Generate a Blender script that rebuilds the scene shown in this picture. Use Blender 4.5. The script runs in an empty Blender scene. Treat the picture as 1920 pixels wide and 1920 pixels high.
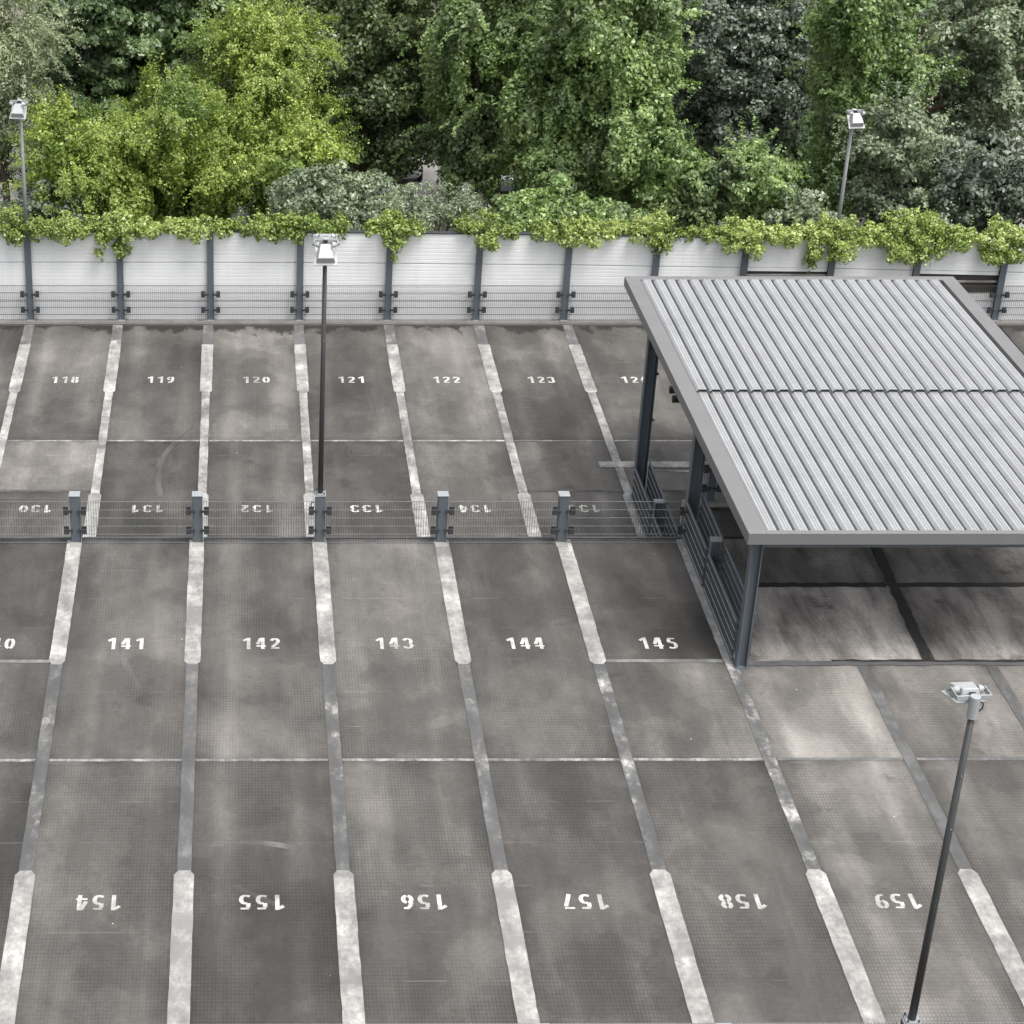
import bpy, bmesh, math, random
import numpy as np
from mathutils import Vector, Matrix

random.seed(7)
C = bpy.context.scene.collection
SC = bpy.context.scene
R = math.radians

# ------------------------------------------------------------------ camera
cam_d = bpy.data.cameras.new('camera')
cam = bpy.data.objects.new('camera', cam_d)
C.objects.link(cam)
SC.camera = cam
PITCH, YAW, ROLL, CAM_H = 0.485810773, -8.69198795e-3, 3.72e-3, 20.244
_rt, _up, _fw = Vector((1, 0, 0)), Vector((0, math.sin(PITCH), math.cos(PITCH))), Vector((0, math.cos(PITCH), -math.sin(PITCH)))
_rz = Matrix.Rotation(YAW, 3, 'Z')
_rt, _up, _fw = _rz @ _rt, _rz @ _up, _rz @ _fw
_r2 = math.cos(ROLL) * _rt + math.sin(ROLL) * _up
_u2 = -math.sin(ROLL) * _rt + math.cos(ROLL) * _up
M = Matrix((( _r2.x, _u2.x, -_fw.x, 0), (_r2.y, _u2.y, -_fw.y, 0), (_r2.z, _u2.z, -_fw.z, CAM_H), (0, 0, 0, 1)))
cam.matrix_world = M
cam_d.sensor_width = 36
cam_d.lens = 36 * 3847.18 / 1920
cam_d.shift_x = 0.25            # the photograph is the right-hand square of a wider frame
cam_d.clip_end = 2000
cam_d.clip_start = 0.5

# ------------------------------------------------------------------ sky, sun, exposure
SUN_EL, SUN_AZ = 67, 135        # azimuth measured clockwise from +Y
w = bpy.data.worlds.new('World')
SC.world = w
w.use_nodes = True
nt = w.node_tree
bg = nt.nodes['Background']
sky = nt.nodes.new('ShaderNodeTexSky')
sky.sky_type = 'NISHITA'
sky.sun_disc = False
sky.sun_elevation = R(SUN_EL)
sky.sun_rotation = R(SUN_AZ)
sky.air_density = 1.0
sky.dust_density = 4.0
sky.ozone_density = 1.0
hs = nt.nodes.new('ShaderNodeHueSaturation')   # grey cloud cover
hs.inputs['Saturation'].default_value = 0.18
nt.links.new(sky.outputs[0], hs.inputs['Color'])
nt.links.new(hs.outputs[0], bg.inputs['Color'])
bg.inputs['Strength'].default_value = 0.15
sd = bpy.data.lights.new('sun', 'SUN')
sd.energy = 1.5
sd.angle = R(28)
sd.color = (1.0, 0.97, 0.92)
sun = bpy.data.objects.new('sun', sd)
C.objects.link(sun)
d = Vector((math.sin(R(SUN_AZ)) * math.cos(R(SUN_EL)), math.cos(R(SUN_AZ)) * math.cos(R(SUN_EL)), math.sin(R(SUN_EL))))
sun.rotation_euler = d.to_track_quat('Z', 'Y').to_euler()
SC.view_settings.view_transform = 'Standard'
SC.view_settings.look = 'None'
SC.view_settings.exposure = 1.0
SC.view_settings.gamma = 1
SC.view_settings.use_curve_mapping = False
SC.render.engine = 'CYCLES'
SC.cycles.max_bounces = 8

# ------------------------------------------------------------------ mesh helpers
class MB:
    def __init__(s):
        s.v = []; s.f = []
    def add(s, vs, fs):
        o = len(s.v)
        s.v += [tuple(p) for p in vs]
        s.f += [tuple(i + o for i in f) for f in fs]
        return s
    def box(s, x0, x1, y0, y1, z0, z1):
        return s.add([(x0, y0, z0), (x1, y0, z0), (x1, y1, z0), (x0, y1, z0), (x0, y0, z1), (x1, y0, z1), (x1, y1, z1), (x0, y1, z1)],
                     [(3, 2, 1, 0), (4, 5, 6, 7), (0, 1, 5, 4), (1, 2, 6, 5), (2, 3, 7, 6), (3, 0, 4, 7)])
    def prism(s, pts, z0, z1):
        n = len(pts)
        return s.add([(x, y, z0) for x, y in pts] + [(x, y, z1) for x, y in pts],
                     [tuple(range(n - 1, -1, -1)), tuple(range(n, 2 * n))] + [(i, (i + 1) % n, n + (i + 1) % n, n + i) for i in range(n)])
    def tube(s, pts, rad, n=8, cap=True):
        pts = [Vector(p) for p in pts]
        if not hasattr(rad, '__len__'): rad = [rad] * len(pts)
        o = len(s.v)
        prev = None
        for i, p in enumerate(pts):
            t = (pts[min(i + 1, len(pts) - 1)] - pts[max(i - 1, 0)]).normalized()
            if prev is None:
                a = t.orthogonal().normalized()
            else:
                a = (prev - prev.dot(t) * t).normalized()
            prev = a
            b = t.cross(a)
            for k in range(n):
                q = 2 * math.pi * (k + .5) / n
                s.v.append(tuple(p + (a * math.cos(q) + b * math.sin(q)) * rad[i]))
        for i in range(len(pts) - 1):
            for k in range(n):
                s.f.append((o + i * n + k, o + i * n + (k + 1) % n, o + (i + 1) * n + (k + 1) % n, o + (i + 1) * n + k))
        if cap:
            s.f.append(tuple(o + k for k in range(n - 1, -1, -1)))
            e = o + (len(pts) - 1) * n
            s.f.append(tuple(e + k for k in range(n)))
        return s
    def hull8(s, bot, top):       # two quads, bottom and top, ccw from above
        return s.add(list(bot) + list(top), [(3, 2, 1, 0), (4, 5, 6, 7), (0, 1, 5, 4), (1, 2, 6, 5), (2, 3, 7, 6), (3, 0, 4, 7)])
    def mesh(s, name):
        me = bpy.data.meshes.new(name)
        me.from_pydata(s.v, [], s.f)
        me.update()
        return me
    def build(s, name, mat, parent=None, smooth=False, bevel=0, col=None):
        return link(name, s.mesh(name), mat, parent, smooth, bevel, col)

def link(name, me, mat=None, parent=None, smooth=False, bevel=0, col=None):
    o = bpy.data.objects.new(name, me)
    C.objects.link(o)
    if mat and not me.materials: me.materials.append(mat)
    if parent: o.parent = parent
    if smooth:
        for p in me.polygons: p.use_smooth = True
    if bevel:
        b = o.modifiers.new('bevel', 'BEVEL'); b.width = bevel; b.segments = 1; b.limit_method = 'ANGLE'
    if col: o.color = (*col, 1) if len(col) == 3 else col
    return o

def tag(o, label=None, cat=None, group=None, kind=None):
    if label: o['label'] = label
    if cat: o['category'] = cat
    if group: o['group'] = group
    if kind: o['kind'] = kind
    return o

def empty(name, loc=(0, 0, 0), rz=0):
    o = bpy.data.objects.new(name, None)
    o.empty_display_size = .3
    C.objects.link(o); o.location = loc; o.rotation_euler = (0, 0, rz)
    return o

def kids(o): return [c for c in KID.get(o, [])]
KID = {}
def copy_tree(o, parent=None):
    c = o.copy(); C.objects.link(c)
    if parent: c.parent = parent
    for ch in list(o.children): copy_tree(ch, c)
    return c

# ------------------------------------------------------------------ materials
class NT:
    def __init__(s, name):
        s.m = bpy.data.materials.new(name); s.m.use_nodes = True
        s.t = s.m.node_tree; s.b = s.t.nodes['Principled BSDF']
        s.out = s.t.nodes['Material Output']
    def n(s, typ, ins=None, **kw):
        x = s.t.nodes.new('ShaderNode' + typ)
        for k, v in kw.items(): setattr(x, k, v)
        for k, v in (ins or {}).items():
            if isinstance(v, bpy.types.NodeSocket): s.t.links.new(v, x.inputs[k])
            else: x.inputs[k].default_value = v
        return x
    def l(s, a, b): s.t.links.new(a, b)
    def math(s, op, a, b=None, c=None, clamp=False):
        x = s.n('Math', operation=op, use_clamp=clamp)
        for i, v in enumerate((a, b, c)):
            if v is None: continue
            if isinstance(v, bpy.types.NodeSocket): s.l(v, x.inputs[i])
            else: x.inputs[i].default_value = v
        return x.outputs[0]
    def ramp(s, fac, stops, interp='LINEAR'):
        x = s.n('ValToRGB'); cr = x.color_ramp; cr.interpolation = interp
        while len(cr.elements) < len(stops): cr.elements.new(.5)
        for e, (p, c) in zip(cr.elements, stops):
            e.position = p
            e.color = (*c, 1) if hasattr(c, '__len__') else (c, c, c, 1)
        s.l(fac, x.inputs[0]); return x.outputs[0]
    def mix(s, fac, a, b, mode='MIX'):
        x = s.n('Mix', data_type='RGBA', blend_type=mode)
        for sock, v in ((x.inputs[0], fac), (x.inputs[6], a), (x.inputs[7], b)):
            if isinstance(v, bpy.types.NodeSocket): s.l(v, sock)
            elif hasattr(v, '__len__'): sock.default_value = (*v, 1) if len(v) == 3 else v
            else: sock.default_value = v if sock.type == 'VALUE' else (v, v, v, 1)
        return x.outputs[2]
    def noise(s, vec, scale, detail=5, rough=.6, dim='3D'):
        return s.n('TexNoise', {'Vector': vec, 'Scale': scale, 'Detail': detail, 'Roughness': rough}).outputs[0]
    def pos(s): return s.n('NewGeometry').outputs['Position']
    def mapping(s, vec, scale=(1, 1, 1), loc=(0, 0, 0), rot=(0, 0, 0)):
        return s.n('Mapping', {'Vector': vec, 'Scale': scale, 'Location': loc, 'Rotation': rot}).outputs[0]

def simple(name, col, rough=.6, metal=0, var=.15, scale=3, bump=0, spec=.4):
    t = NT(name)
    p = t.pos()
    n1 = t.noise(p, scale, 6)
    n2 = t.noise(p, scale * 12, 3)
    f = t.math('ADD', t.math('MULTIPLY', n1, .7), t.math('MULTIPLY', n2, .3))
    lo = tuple(c * (1 - var) for c in col); hi = tuple(min(1, c * (1 + var)) for c in col)
    t.l(t.ramp(f, [(.3, lo), (.7, hi)]), t.b.inputs['Base Color'])
    t.b.inputs['Roughness'].default_value = rough
    t.b.inputs['Metallic'].default_value = metal
    t.b.inputs['Specular IOR Level'].default_value = spec
    if bump:
        b = t.n('Bump', {'Strength': bump, 'Distance': .01, 'Height': n2})
        t.l(b.outputs[0], t.b.inputs['Normal'])
    return t.m

def slab_material():
    t = NT('deck_concrete')
    geo = t.pos(); oi = t.n('ObjectInfo')
    gen = t.n('TexCoord').outputs['Generated']
    off = t.n('CombineXYZ', {'X': t.math('MULTIPLY', oi.outputs['Random'], 80), 'Y': t.math('MULTIPLY', oi.outputs['Random'], 57)}).outputs[0]
    p = t.n('VectorMath', {0: geo, 1: off}, operation='ADD').outputs[0]
    warp = t.n('TexNoise', {'Vector': p, 'Scale': .9, 'Detail': 3}).outputs['Color']
    pw = t.n('VectorMath', {0: p, 1: t.n('VectorMath', {0: warp, 'Scale': .8}, operation='SCALE').outputs[0]}, operation='ADD').outputs[0]
    n1 = t.noise(t.mapping(pw, (.48, .30, 1)), 1.0, 6, .5)
    n2 = t.noise(t.mapping(p, (1.6, 1.0, 1)), 1.0, 6, .65)
    n2b = t.noise(t.mapping(p, (1.3, .12, 1)), 1.0, 4, .6)      # streaks along the bay
    n3 = t.noise(p, 55, 3, .7)
    v = t.ramp(n1, [(.30, .60), (.42, .76), (.44, .90), (.53, 1.02), (.55, 1.16), (.70, 1.58)])
    v = t.mix(1, v, t.ramp(n2, [(.3, .84), (.7, 1.16)]), 'MULTIPLY')
    v = t.mix(1, v, t.ramp(n2b, [(.3, .87), (.7, 1.13)]), 'MULTIPLY')
    v = t.mix(1, v, t.ramp(n3, [(.25, .72), (.75, 1.28)]), 'MULTIPLY')
    v = t.mix(1, v, t.ramp(t.noise(p, 11, 5, .7), [(.3, .88), (.7, 1.12)]), 'MULTIPLY')
    # the paler strips where tyres run
    sx = t.n('SeparateXYZ', {0: gen})
    gx, gy = sx.outputs[0], sx.outputs[1]
    tr = t.math('MULTIPLY', t.math('COSINE', t.math('MULTIPLY', t.math('SUBTRACT', gx, .5), 2 * math.pi * 2.0)), -1)
    trk = t.math('MULTIPLY', t.math('MAXIMUM', tr, 0), t.ramp(n2b, [(.35, .03), (.65, .36)]))
    v = t.mix(1, v, t.math('ADD', trk, .95), 'MULTIPLY')
    # slab margins darkened towards the edges, broken up by noise
    ex = t.math('MINIMUM', gx, t.math('SUBTRACT', 1, gx))
    ex = t.math('ADD', ex, t.math('MULTIPLY', t.math('SUBTRACT', n2, .5), .16))
    v = t.mix(1, v, t.ramp(ex, [(0, .70), (.10, 1)]), 'MULTIPLY')
    ey = t.math('MINIMUM', gy, t.math('SUBTRACT', 1, gy))
    ey = t.math('ADD', ey, t.math('MULTIPLY', t.math('SUBTRACT', n2, .5), .07))
    v = t.mix(1, v, t.ramp(ey, [(0, .80), (.03, 1)]), 'MULTIPLY')
    # pressed waffle grid
    s = t.n('SeparateXYZ', {0: geo})
    wx = t.math('COSINE', t.math('MULTIPLY', s.outputs[0], 2 * math.pi / .056))
    wy = t.math('COSINE', t.math('MULTIPLY', s.outputs[1], 2 * math.pi / .084))
    wf = t.math('MINIMUM', wx, wy)
    nm = t.noise(t.mapping(p, (.9, .5, 1), (3, 9, 0)), 1.0, 4, .5)
    mask = t.ramp(nm, [(.38, .08), (.6, 1)])
    dim = t.math('SUBTRACT', 1, t.math('MULTIPLY', t.math('MULTIPLY', t.math('SUBTRACT', .3, wf), .18), mask))
    v = t.mix(1, v, dim, 'MULTIPLY')
    # faint pale lines across the bay where the screed lifts
    fy = t.math('FRACT', t.math('DIVIDE', t.math('ADD', s.outputs[1], t.math('MULTIPLY', n2, .03)), 1.12))
    ln = t.math('LESS_THAN', fy, .022)
    lm = t.ramp(t.noise(t.mapping(p, (1.2, .6, 1), (7, 2, 0)), 1.0, 4), [(.52, 0), (.62, 1)])
    v = t.mix(t.math('MULTIPLY', ln, t.math('MULTIPLY', lm, .45)), v, (1.75, 1.75, 1.75))
    # droppings and specks
    vo = t.n('TexVoronoi', {'Vector': p, 'Scale': 1.1}, feature='F1')
    sp = t.math('LESS_THAN', vo.outputs['Distance'], .013)
    col = t.mix(1, oi.outputs['Color'], v, 'MULTIPLY')
    col = t.mix(t.math('MULTIPLY', sp, .8), col, (.6, .6, .57))
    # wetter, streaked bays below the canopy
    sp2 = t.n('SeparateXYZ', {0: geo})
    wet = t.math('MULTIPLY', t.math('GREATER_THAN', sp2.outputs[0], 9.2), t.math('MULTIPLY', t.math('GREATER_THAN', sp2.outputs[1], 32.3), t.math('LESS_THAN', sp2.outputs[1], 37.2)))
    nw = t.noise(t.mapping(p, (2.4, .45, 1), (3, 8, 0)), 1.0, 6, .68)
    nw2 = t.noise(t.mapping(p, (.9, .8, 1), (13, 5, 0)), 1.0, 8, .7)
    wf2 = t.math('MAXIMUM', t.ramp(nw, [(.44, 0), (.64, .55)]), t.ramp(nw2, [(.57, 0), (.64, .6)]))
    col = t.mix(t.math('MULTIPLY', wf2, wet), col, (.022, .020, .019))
    # dark oil and leaf stains
    n5 = t.noise(t.mapping(p, (.8, 1.1, 1), (21, 4, 0)), 1.0, 9, .72)
    col = t.mix(t.ramp(n5, [(.62, 0), (.70, .55)]), col, (.03, .028, .026))
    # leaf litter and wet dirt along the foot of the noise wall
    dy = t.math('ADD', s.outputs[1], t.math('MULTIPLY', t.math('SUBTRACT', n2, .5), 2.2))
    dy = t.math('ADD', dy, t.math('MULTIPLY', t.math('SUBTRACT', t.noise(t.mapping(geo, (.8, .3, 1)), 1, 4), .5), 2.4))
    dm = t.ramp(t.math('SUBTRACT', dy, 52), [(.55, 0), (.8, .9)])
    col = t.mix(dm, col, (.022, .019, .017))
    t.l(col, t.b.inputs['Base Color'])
    t.l(t.ramp(n2, [(.3, .78), (.7, .95)]), t.b.inputs['Roughness'])
    t.b.inputs['Specular IOR Level'].default_value = .25
    h = t.math('ADD', t.math('MULTIPLY', wf, .8), t.math('MULTIPLY', n3, .7))
    b = t.n('Bump', {'Strength': .35, 'Distance': .004, 'Height': h})
    t.l(b.outputs[0], t.b.inputs['Normal'])
    return t.m

def paint_material():            # object colour: R = how much paint is left, G = brightness of what shows below
    t = NT('worn_white_paint')
    geo = t.pos(); oi = t.n('ObjectInfo')
    off = t.n('CombineXYZ', {'X': t.math('MULTIPLY', oi.outputs['Random'], 60), 'Y': t.math('MULTIPLY', oi.outputs['Random'], 33)}).outputs[0]
    p = t.n('VectorMath', {0: geo, 1: off}, operation='ADD').outputs[0]
    sc = t.n('SeparateColor', {0: oi.outputs['Color']})
    n1 = t.noise(t.mapping(p, (2.2, 1.1, 1)), 1.0, 7, .68)
    n2 = t.noise(p, 9, 6, .7)
    n3 = t.noise(p, 60, 3, .7)
    blocks = t.n('TexNoise', {'Vector': t.mapping(p, (.3, 1.6, 1)), 'Scale': 1.0, 'Detail': 2}).outputs[0]
    f = t.math('ADD', t.math('MULTIPLY', n1, .55), t.math('MULTIPLY', n2, .3))
    f = t.math('ADD', f, t.math('MULTIPLY', blocks, .3))
    f = t.math('ADD', f, t.math('SUBTRACT', t.math('MULTIPLY', sc.outputs[0], 1.1), .62))
    m = t.ramp(f, [(.40, 0), (.58, 1)])
    paint = t.mix(1, (.300, .295, .282), t.ramp(n1, [(.28, .38), (.45, .72), (.58, 1.0), (.7, 1.55)]), 'MULTIPLY')
    paint = t.mix(1, paint, t.ramp(blocks, [(.30, .70), (.42, .88), (.44, 1.0), (.56, 1.04), (.58, 1.18)]), 'MULTIPLY')
    paint = t.mix(1, paint, t.ramp(n2, [(.3, .72), (.6, 1.1)]), 'MULTIPLY')
    paint = t.n('VectorMath', {0: paint, 'Scale': t.math('ADD', 1, sc.outputs[2])}, operation='SCALE').outputs[0]
    under = t.mix(1, t.n('CombineColor', {0: sc.outputs[1], 1: sc.outputs[1], 2: sc.outputs[1]}).outputs[0], t.ramp(n1, [(.3, .72), (.5, 1), (.68, 1.75)]), 'MULTIPLY')
    col = t.mix(m, under, paint)
    col = t.mix(1, col, t.ramp(n3, [(.25, .88), (.75, 1.1)]), 'MULTIPLY')
    t.l(col, t.b.inputs['Base Color'])
    t.b.inputs['Roughness'].default_value = .75
    t.b.inputs['Specular IOR Level'].default_value = .25
    b = t.n('Bump', {'Strength': .3, 'Distance': .004, 'Height': n2})
    t.l(b.outputs[0], t.b.inputs['Normal'])
    return t.m

def panel_material():
    t = NT('white_noise_panel')
    geo = t.pos()
    n1 = t.noise(t.mapping(geo, (.5, 1, .9)), 1, 5)
    n2 = t.noise(t.mapping(geo, (5, 1, .35)), 1, 5)       # run-off streaks
    col = t.mix(1, (.70, .705, .71), t.ramp(n1, [(.3, .94), (.7, 1.03)]), 'MULTIPLY')
    col = t.mix(1, col, t.ramp(n2, [(.25, .94), (.55, 1.0)]), 'MULTIPLY')
    s = t.n('SeparateXYZ', {0: geo})
    low = t.ramp(t.math('ADD', s.outputs[2], t.math('MULTIPLY', n2, .5)), [(-1.75 + 2, .8), (-1.2 + 2, 1)]) if False else None
    t.l(col, t.b.inputs['Base Color'])
    t.b.inputs['Roughness'].default_value = .5
    return t.m

def leaf_material(name, dark, mid, light, trans=.35, patch=None):
    t = NT(name)
    geo = t.n('NewGeometry')
    rnd = geo.outputs['Random Per Island']
    n = t.noise(geo.outputs['Position'], .55, 3)
    f = t.math('ADD', t.math('MULTIPLY', rnd, .65), t.math('MULTIPLY', t.math('SUBTRACT', n, .33), 1.0))
    stops = [(.05, dark), (.42, mid), (.95, light)]
    col = t.ramp(f, stops)
    if patch:
        n2 = t.noise(geo.outputs['Position'], .3, 3)
        col = t.mix(t.ramp(n2, [(.5, 0), (.62, .75)]), col, patch)
    bsdf = t.b
    t.l(col, bsdf.inputs['Base Color'])
    bsdf.inputs['Roughness'].default_value = .40
    bsdf.inputs['Specular IOR Level'].default_value = .55
    tr = t.n('BsdfTranslucent', {'Color': t.mix(1, col, (1.15, 1.25, .6), 'MULTIPLY')})
    mx = t.n('MixShader', {0: trans, 1: bsdf.outputs[0], 2: tr.outputs[0]})
    t.l(mx.outputs[0], t.out.inputs['Surface'])
    return t.m

MAT = {}
MAT['slab'] = slab_material()
MAT['paint'] = paint_material()
MAT['base'] = simple('joint_filler', (.045, .043, .042), .9)
MAT['tar'] = simple('black_joint_tar', (.020, .019, .019), .8, var=.5, scale=4)
MAT['greyseal'] = simple('grey_joint_strip', (.085, .085, .088), .8, var=.35, scale=2)
MAT['kerb'] = simple('pale_concrete', (.24, .232, .22), .9, var=.3, scale=2, bump=.3)
MAT['steel'] = simple('blue_grey_painted_steel', (.088, .104, .118), .5, var=.12, scale=2)
MAT['steel_dark'] = simple('dark_grey_steel', (.035, .038, .043), .5, var=.2)
MAT['galv'] = simple('galvanised_steel', (.30, .315, .33), .45, .3, var=.12, scale=6)
MAT['wire'] = simple('galvanised_wire', (.10, .105, .11), .45, .4, var=.1)
MAT['wirelight'] = simple('bright_galvanised_wire', (.26, .27, .28), .45, .3, var=.1)
MAT['wiredark'] = simple('dark_wire', (.085, .09, .095), .5, .2, var=.1)
MAT['pole'] = simple('dark_pole_coating', (.036, .037, .039), .45, var=.25, scale=1.5)
MAT['polegrey'] = simple('grey_pole_coating', (.20, .205, .21), .45, var=.15, scale=1.5)
MAT['lampwhite'] = simple('white_lamp_housing', (.33, .335, .34), .4, var=.08)
MAT['lampgrey'] = simple('grey_lamp_bracket', (.30, .31, .32), .45, var=.1)
MAT['black'] = simple('black_plastic', (.018, .018, .02), .5)
MAT['glass'] = simple('lamp_glass', (.25, .26, .27), .1, var=.05)
MAT['fascia'] = simple('grey_fascia_sheet', (.145, .143, .145), .5, var=.07, scale=1.2)
MAT['roof'] = simple('silver_roof_sheet', (.285, .289, .293), .5, .05, var=.13, scale=1.3)
MAT['panel'] = panel_material()
MAT['hollow'] = simple('dark_hollow', (.06, .052, .048), .9)
MAT['bark'] = simple('bark', (.075, .058, .045), .9, var=.35, scale=5, bump=.6)
MAT['redbark'] = simple('reddish_bark', (.10, .055, .042), .9, var=.35, scale=5, bump=.6)
MAT['pave'] = simple('lot_paving', (.20, .188, .184), .9, var=.3, scale=.7)
MAT['earth'] = simple('undergrowth_earth', (.045, .050, .028), .95, var=.5, scale=.6)
MAT['stucco'] = simple('pale_stucco', (.62, .58, .52), .9, var=.08, scale=.8)
MAT['stucco2'] = simple('yellow_stucco', (.62, .50, .26), .9, var=.08, scale=.8)
MAT['tile'] = simple('brown_roof_tile', (.13, .085, .07), .85, var=.25, scale=3)
MAT['window'] = simple('dark_window', (.03, .035, .04), .1)
MAT['carblack'] = simple('black_car_paint', (.012, .012, .014), .2, var=.05, spec=.6)
MAT['carwhite'] = simple('silver_car_paint', (.55, .56, .58), .25, .3, var=.04)
MAT['carred'] = simple('red_car_paint', (.35, .03, .025), .25, var=.05)
MAT['tyre'] = simple('tyre_rubber', (.015, .015, .015), .85)
MAT['rim'] = simple('alloy_rim', (.55, .55, .56), .3, .6, var=.05)

H = -1.85                        # lower deck level
GZ = -8.5                        # street level
LX = [-8.40, -5.86, -3.40, -0.89, 1.63, 4.14, 6.65, 9.12, 11.54, 13.93, 16.35, 18.75, 21.2, 23.6]

# ------------------------------------------------------------------ setting: ground
tag(MB().box(-250, 250, -60, 400, GZ - 1, GZ).build('ground', MAT['earth']), kind='structure')
tag(MB().box(-60, 70, 76, 94, GZ + .002, GZ + .02).build('parking_lot', MAT['pave']), kind='structure')

# ------------------------------------------------------------------ decks and their slabs
def srgb(v):
    v = v / 255.
    return v / 12.92 if v <= .04045 else ((v + .055) / 1.055) ** 2.4

K_SLAB = 0.53
upper = tag(MB().box(-11, 24, 21.25, 37.20, -.45, -.02).build('upper_deck', MAT['base']), kind='structure')
lower = tag(MB().box(-11, 24, 37.215, 53.6, H - .45, H - .02).build('lower_deck', MAT['base']), kind='structure')

def slab(deck, x0, x1, y0, y1, z, tone, warm=1.0):
    g = .016
    a = srgb(106 + (tone - 106) * 1.35) * K_SLAB
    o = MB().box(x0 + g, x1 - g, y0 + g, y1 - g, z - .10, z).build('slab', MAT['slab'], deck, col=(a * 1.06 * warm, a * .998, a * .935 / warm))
    return o

# upper deck: front aisle row and rear bay row, one tone per slab
row_r = [(0, [(37.15, 29.2, 104)]), (1, [(37.15, 32.4, 98), (32.4, 29.2, 112)]), (2, [(37.15, 29.2, 107)]), (3, [(37.15, 29.2, 102)]),
         (4, [(37.15, 29.2, 121)]), (5, [(37.15, 29.2, 107)]), (6, [(37.15, 32.4, 97), (32.4, 29.2, 118)])]
for i, sl in row_r:
    for (ya, yb, t) in sl: slab(upper, LX[i], LX[i + 1], yb, ya, 0, t)
for i, t in enumerate([102, 101, 110, 95, 112, 106, 104, 122, 104, 110, 108, 105, 104]):
    slab(upper, LX[i], LX[i + 1], 21.3, 29.2, 0, t)
for i, t in ((7, 138), (8, 135), (9, 132), (10, 130), (11, 130), (12, 130)):
    slab(upper, LX[i], LX[i + 1], 29.2, 32.28, 0, t)
# bays under the canopy: paler slab tones, stepping darker to the right
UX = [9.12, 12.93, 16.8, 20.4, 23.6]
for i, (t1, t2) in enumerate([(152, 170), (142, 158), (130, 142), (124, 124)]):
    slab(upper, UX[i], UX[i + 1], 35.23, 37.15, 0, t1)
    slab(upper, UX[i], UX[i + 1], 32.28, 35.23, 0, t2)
slab(upper, 9.42, 16.9, 37.22, 38.55, 0, 108)
# lower deck
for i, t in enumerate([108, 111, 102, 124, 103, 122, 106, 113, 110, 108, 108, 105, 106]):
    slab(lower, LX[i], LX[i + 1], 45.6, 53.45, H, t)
for i, sl in enumerate([[(37.22, 42.9, 104), (42.9, 45.6, 118)], [(37.22, 42.9, 108), (42.9, 45.6, 136)], [(37.22, 45.6, 92)], [(37.22, 45.6, 107)], [(37.22, 45.6, 103)], [(37.22, 45.6, 113)],
                        [(37.22, 42.9, 113), (42.9, 45.6, 119)], [(37.22, 42.9, 118), (42.9, 45.6, 122)], [(37.22, 45.6, 118)], [(37.22, 45.6, 112)], [(37.22, 45.6, 110)], [(37.22, 45.6, 110)], [(37.22, 45.6, 110)]]):
    for (ya, yb, t) in sl: slab(lower, LX[i], LX[i + 1], ya, yb, H, t)
# deck edges
MB().box(-11, 9.12, 37.155, 37.21, -.02, .018).build('edge_kerb', MAT['greyseal'], upper)
MB().box(-11, 24, 21.25, 21.36, -.02, .06).build('edge_kerb', MAT['kerb'], upper)
MB().box(9.42, 16.9, 38.56, 38.72, -.45, .10).build('landing_kerb', MAT['kerb'], upper)
MB().box(9.42, 16.9, 37.21, 38.56, -.45, -.11).build('landing_base', MAT['base'], upper)

def stripe(deck, x, y0, y1, z, wd, cover, under, cham0=0, cham1=0, x1=None, hgt=.012):
    """painted strip along y, with optional chamfered ends"""
    if x1 is None: x1 = x
    h = wd / 2; c = .07
    n = max(2, int((y1 - y0) / .22)); rng = random.Random(int(x * 100 + y0 * 7))
    L, Rr = [], []
    for i in range(n + 1):
        y = y0 + (y1 - y0) * i / n
        xc = x + (x1 - x) * i / n
        if (i == 0 and cham0) or (i == n and cham1):
            L.append((xc - h + c, y)); Rr.append((xc + h - c, y))
        else:
            if (i == 1 and cham0): y = y0 + c * 1.6
            if (i == n - 1 and cham1): y = y1 - c * 1.6
            L.append((xc - h + rng.uniform(-.006, .006), y)); Rr.append((xc + h + rng.uniform(-.006, .006), y))
    MB().prism(Rr + L[::-1], z, z + hgt).build('painted_line', MAT['paint'], deck, col=(cover, under, 0))

# upper deck lines (cover for thick white bay ends and grey aisle strips)
for i, (c1, c2, c3) in enumerate([(.60, .36, .7), (.58, .36, .66), (.58, .36, .60), (.60, .34, .58), (.66, .36, .62), (.60, .36, .58), (.56, .38, .60), (.52, .42, .60)]):
    x = LX[i]
    stripe(upper, x, 32.28, 37.10, .001, .30 if i < 7 else .27, c1, .22, cham0=1)
    stripe(upper, x, 26.10, 32.36, .001, .225, c2, .092 if i % 2 else .085, hgt=.007)
    stripe(upper, x, 21.36, 26.14, .001, .32, c3, .26, cham1=1)
stripe(upper, LX[8], 26.1, 32.25, .001, .22, .25, .085, hgt=.007)
stripe(upper, LX[8], 21.36, 26.14, .001, .32, .62, .28, cham1=1)
stripe(upper, LX[9], 26.1, 32.25, .001, .22, .2, .085, hgt=.007)
stripe(upper, LX[9], 21.36, 26.14, .001, .32, .62, .28, cham1=1)
# lower deck lines
for i, (c1, c2, c3) in enumerate([(.6, .56, .6), (.66, .60, .6), (.64, .64, .56), (.54, .54, .56), (.58, .60, .6), (.56, .50, .64), (.60, .56, .60), (.60, .58, .56), (.6, .6, .6)]):
    x = LX[i]
    stripe(lower, x, 48.45, 51.6, H + .001, .31, c1, .20, cham0=1)
    stripe(lower, x, 51.6, 53.0, H + .001, .28, .38, .11, hgt=.007)
    stripe(lower, x, 42.72, 48.53, H + .001, .205, c2, .14, hgt=.007)
    stripe(lower, x, 37.3, 42.78, H + .001, .30, c3, .22, cham1=1)
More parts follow.
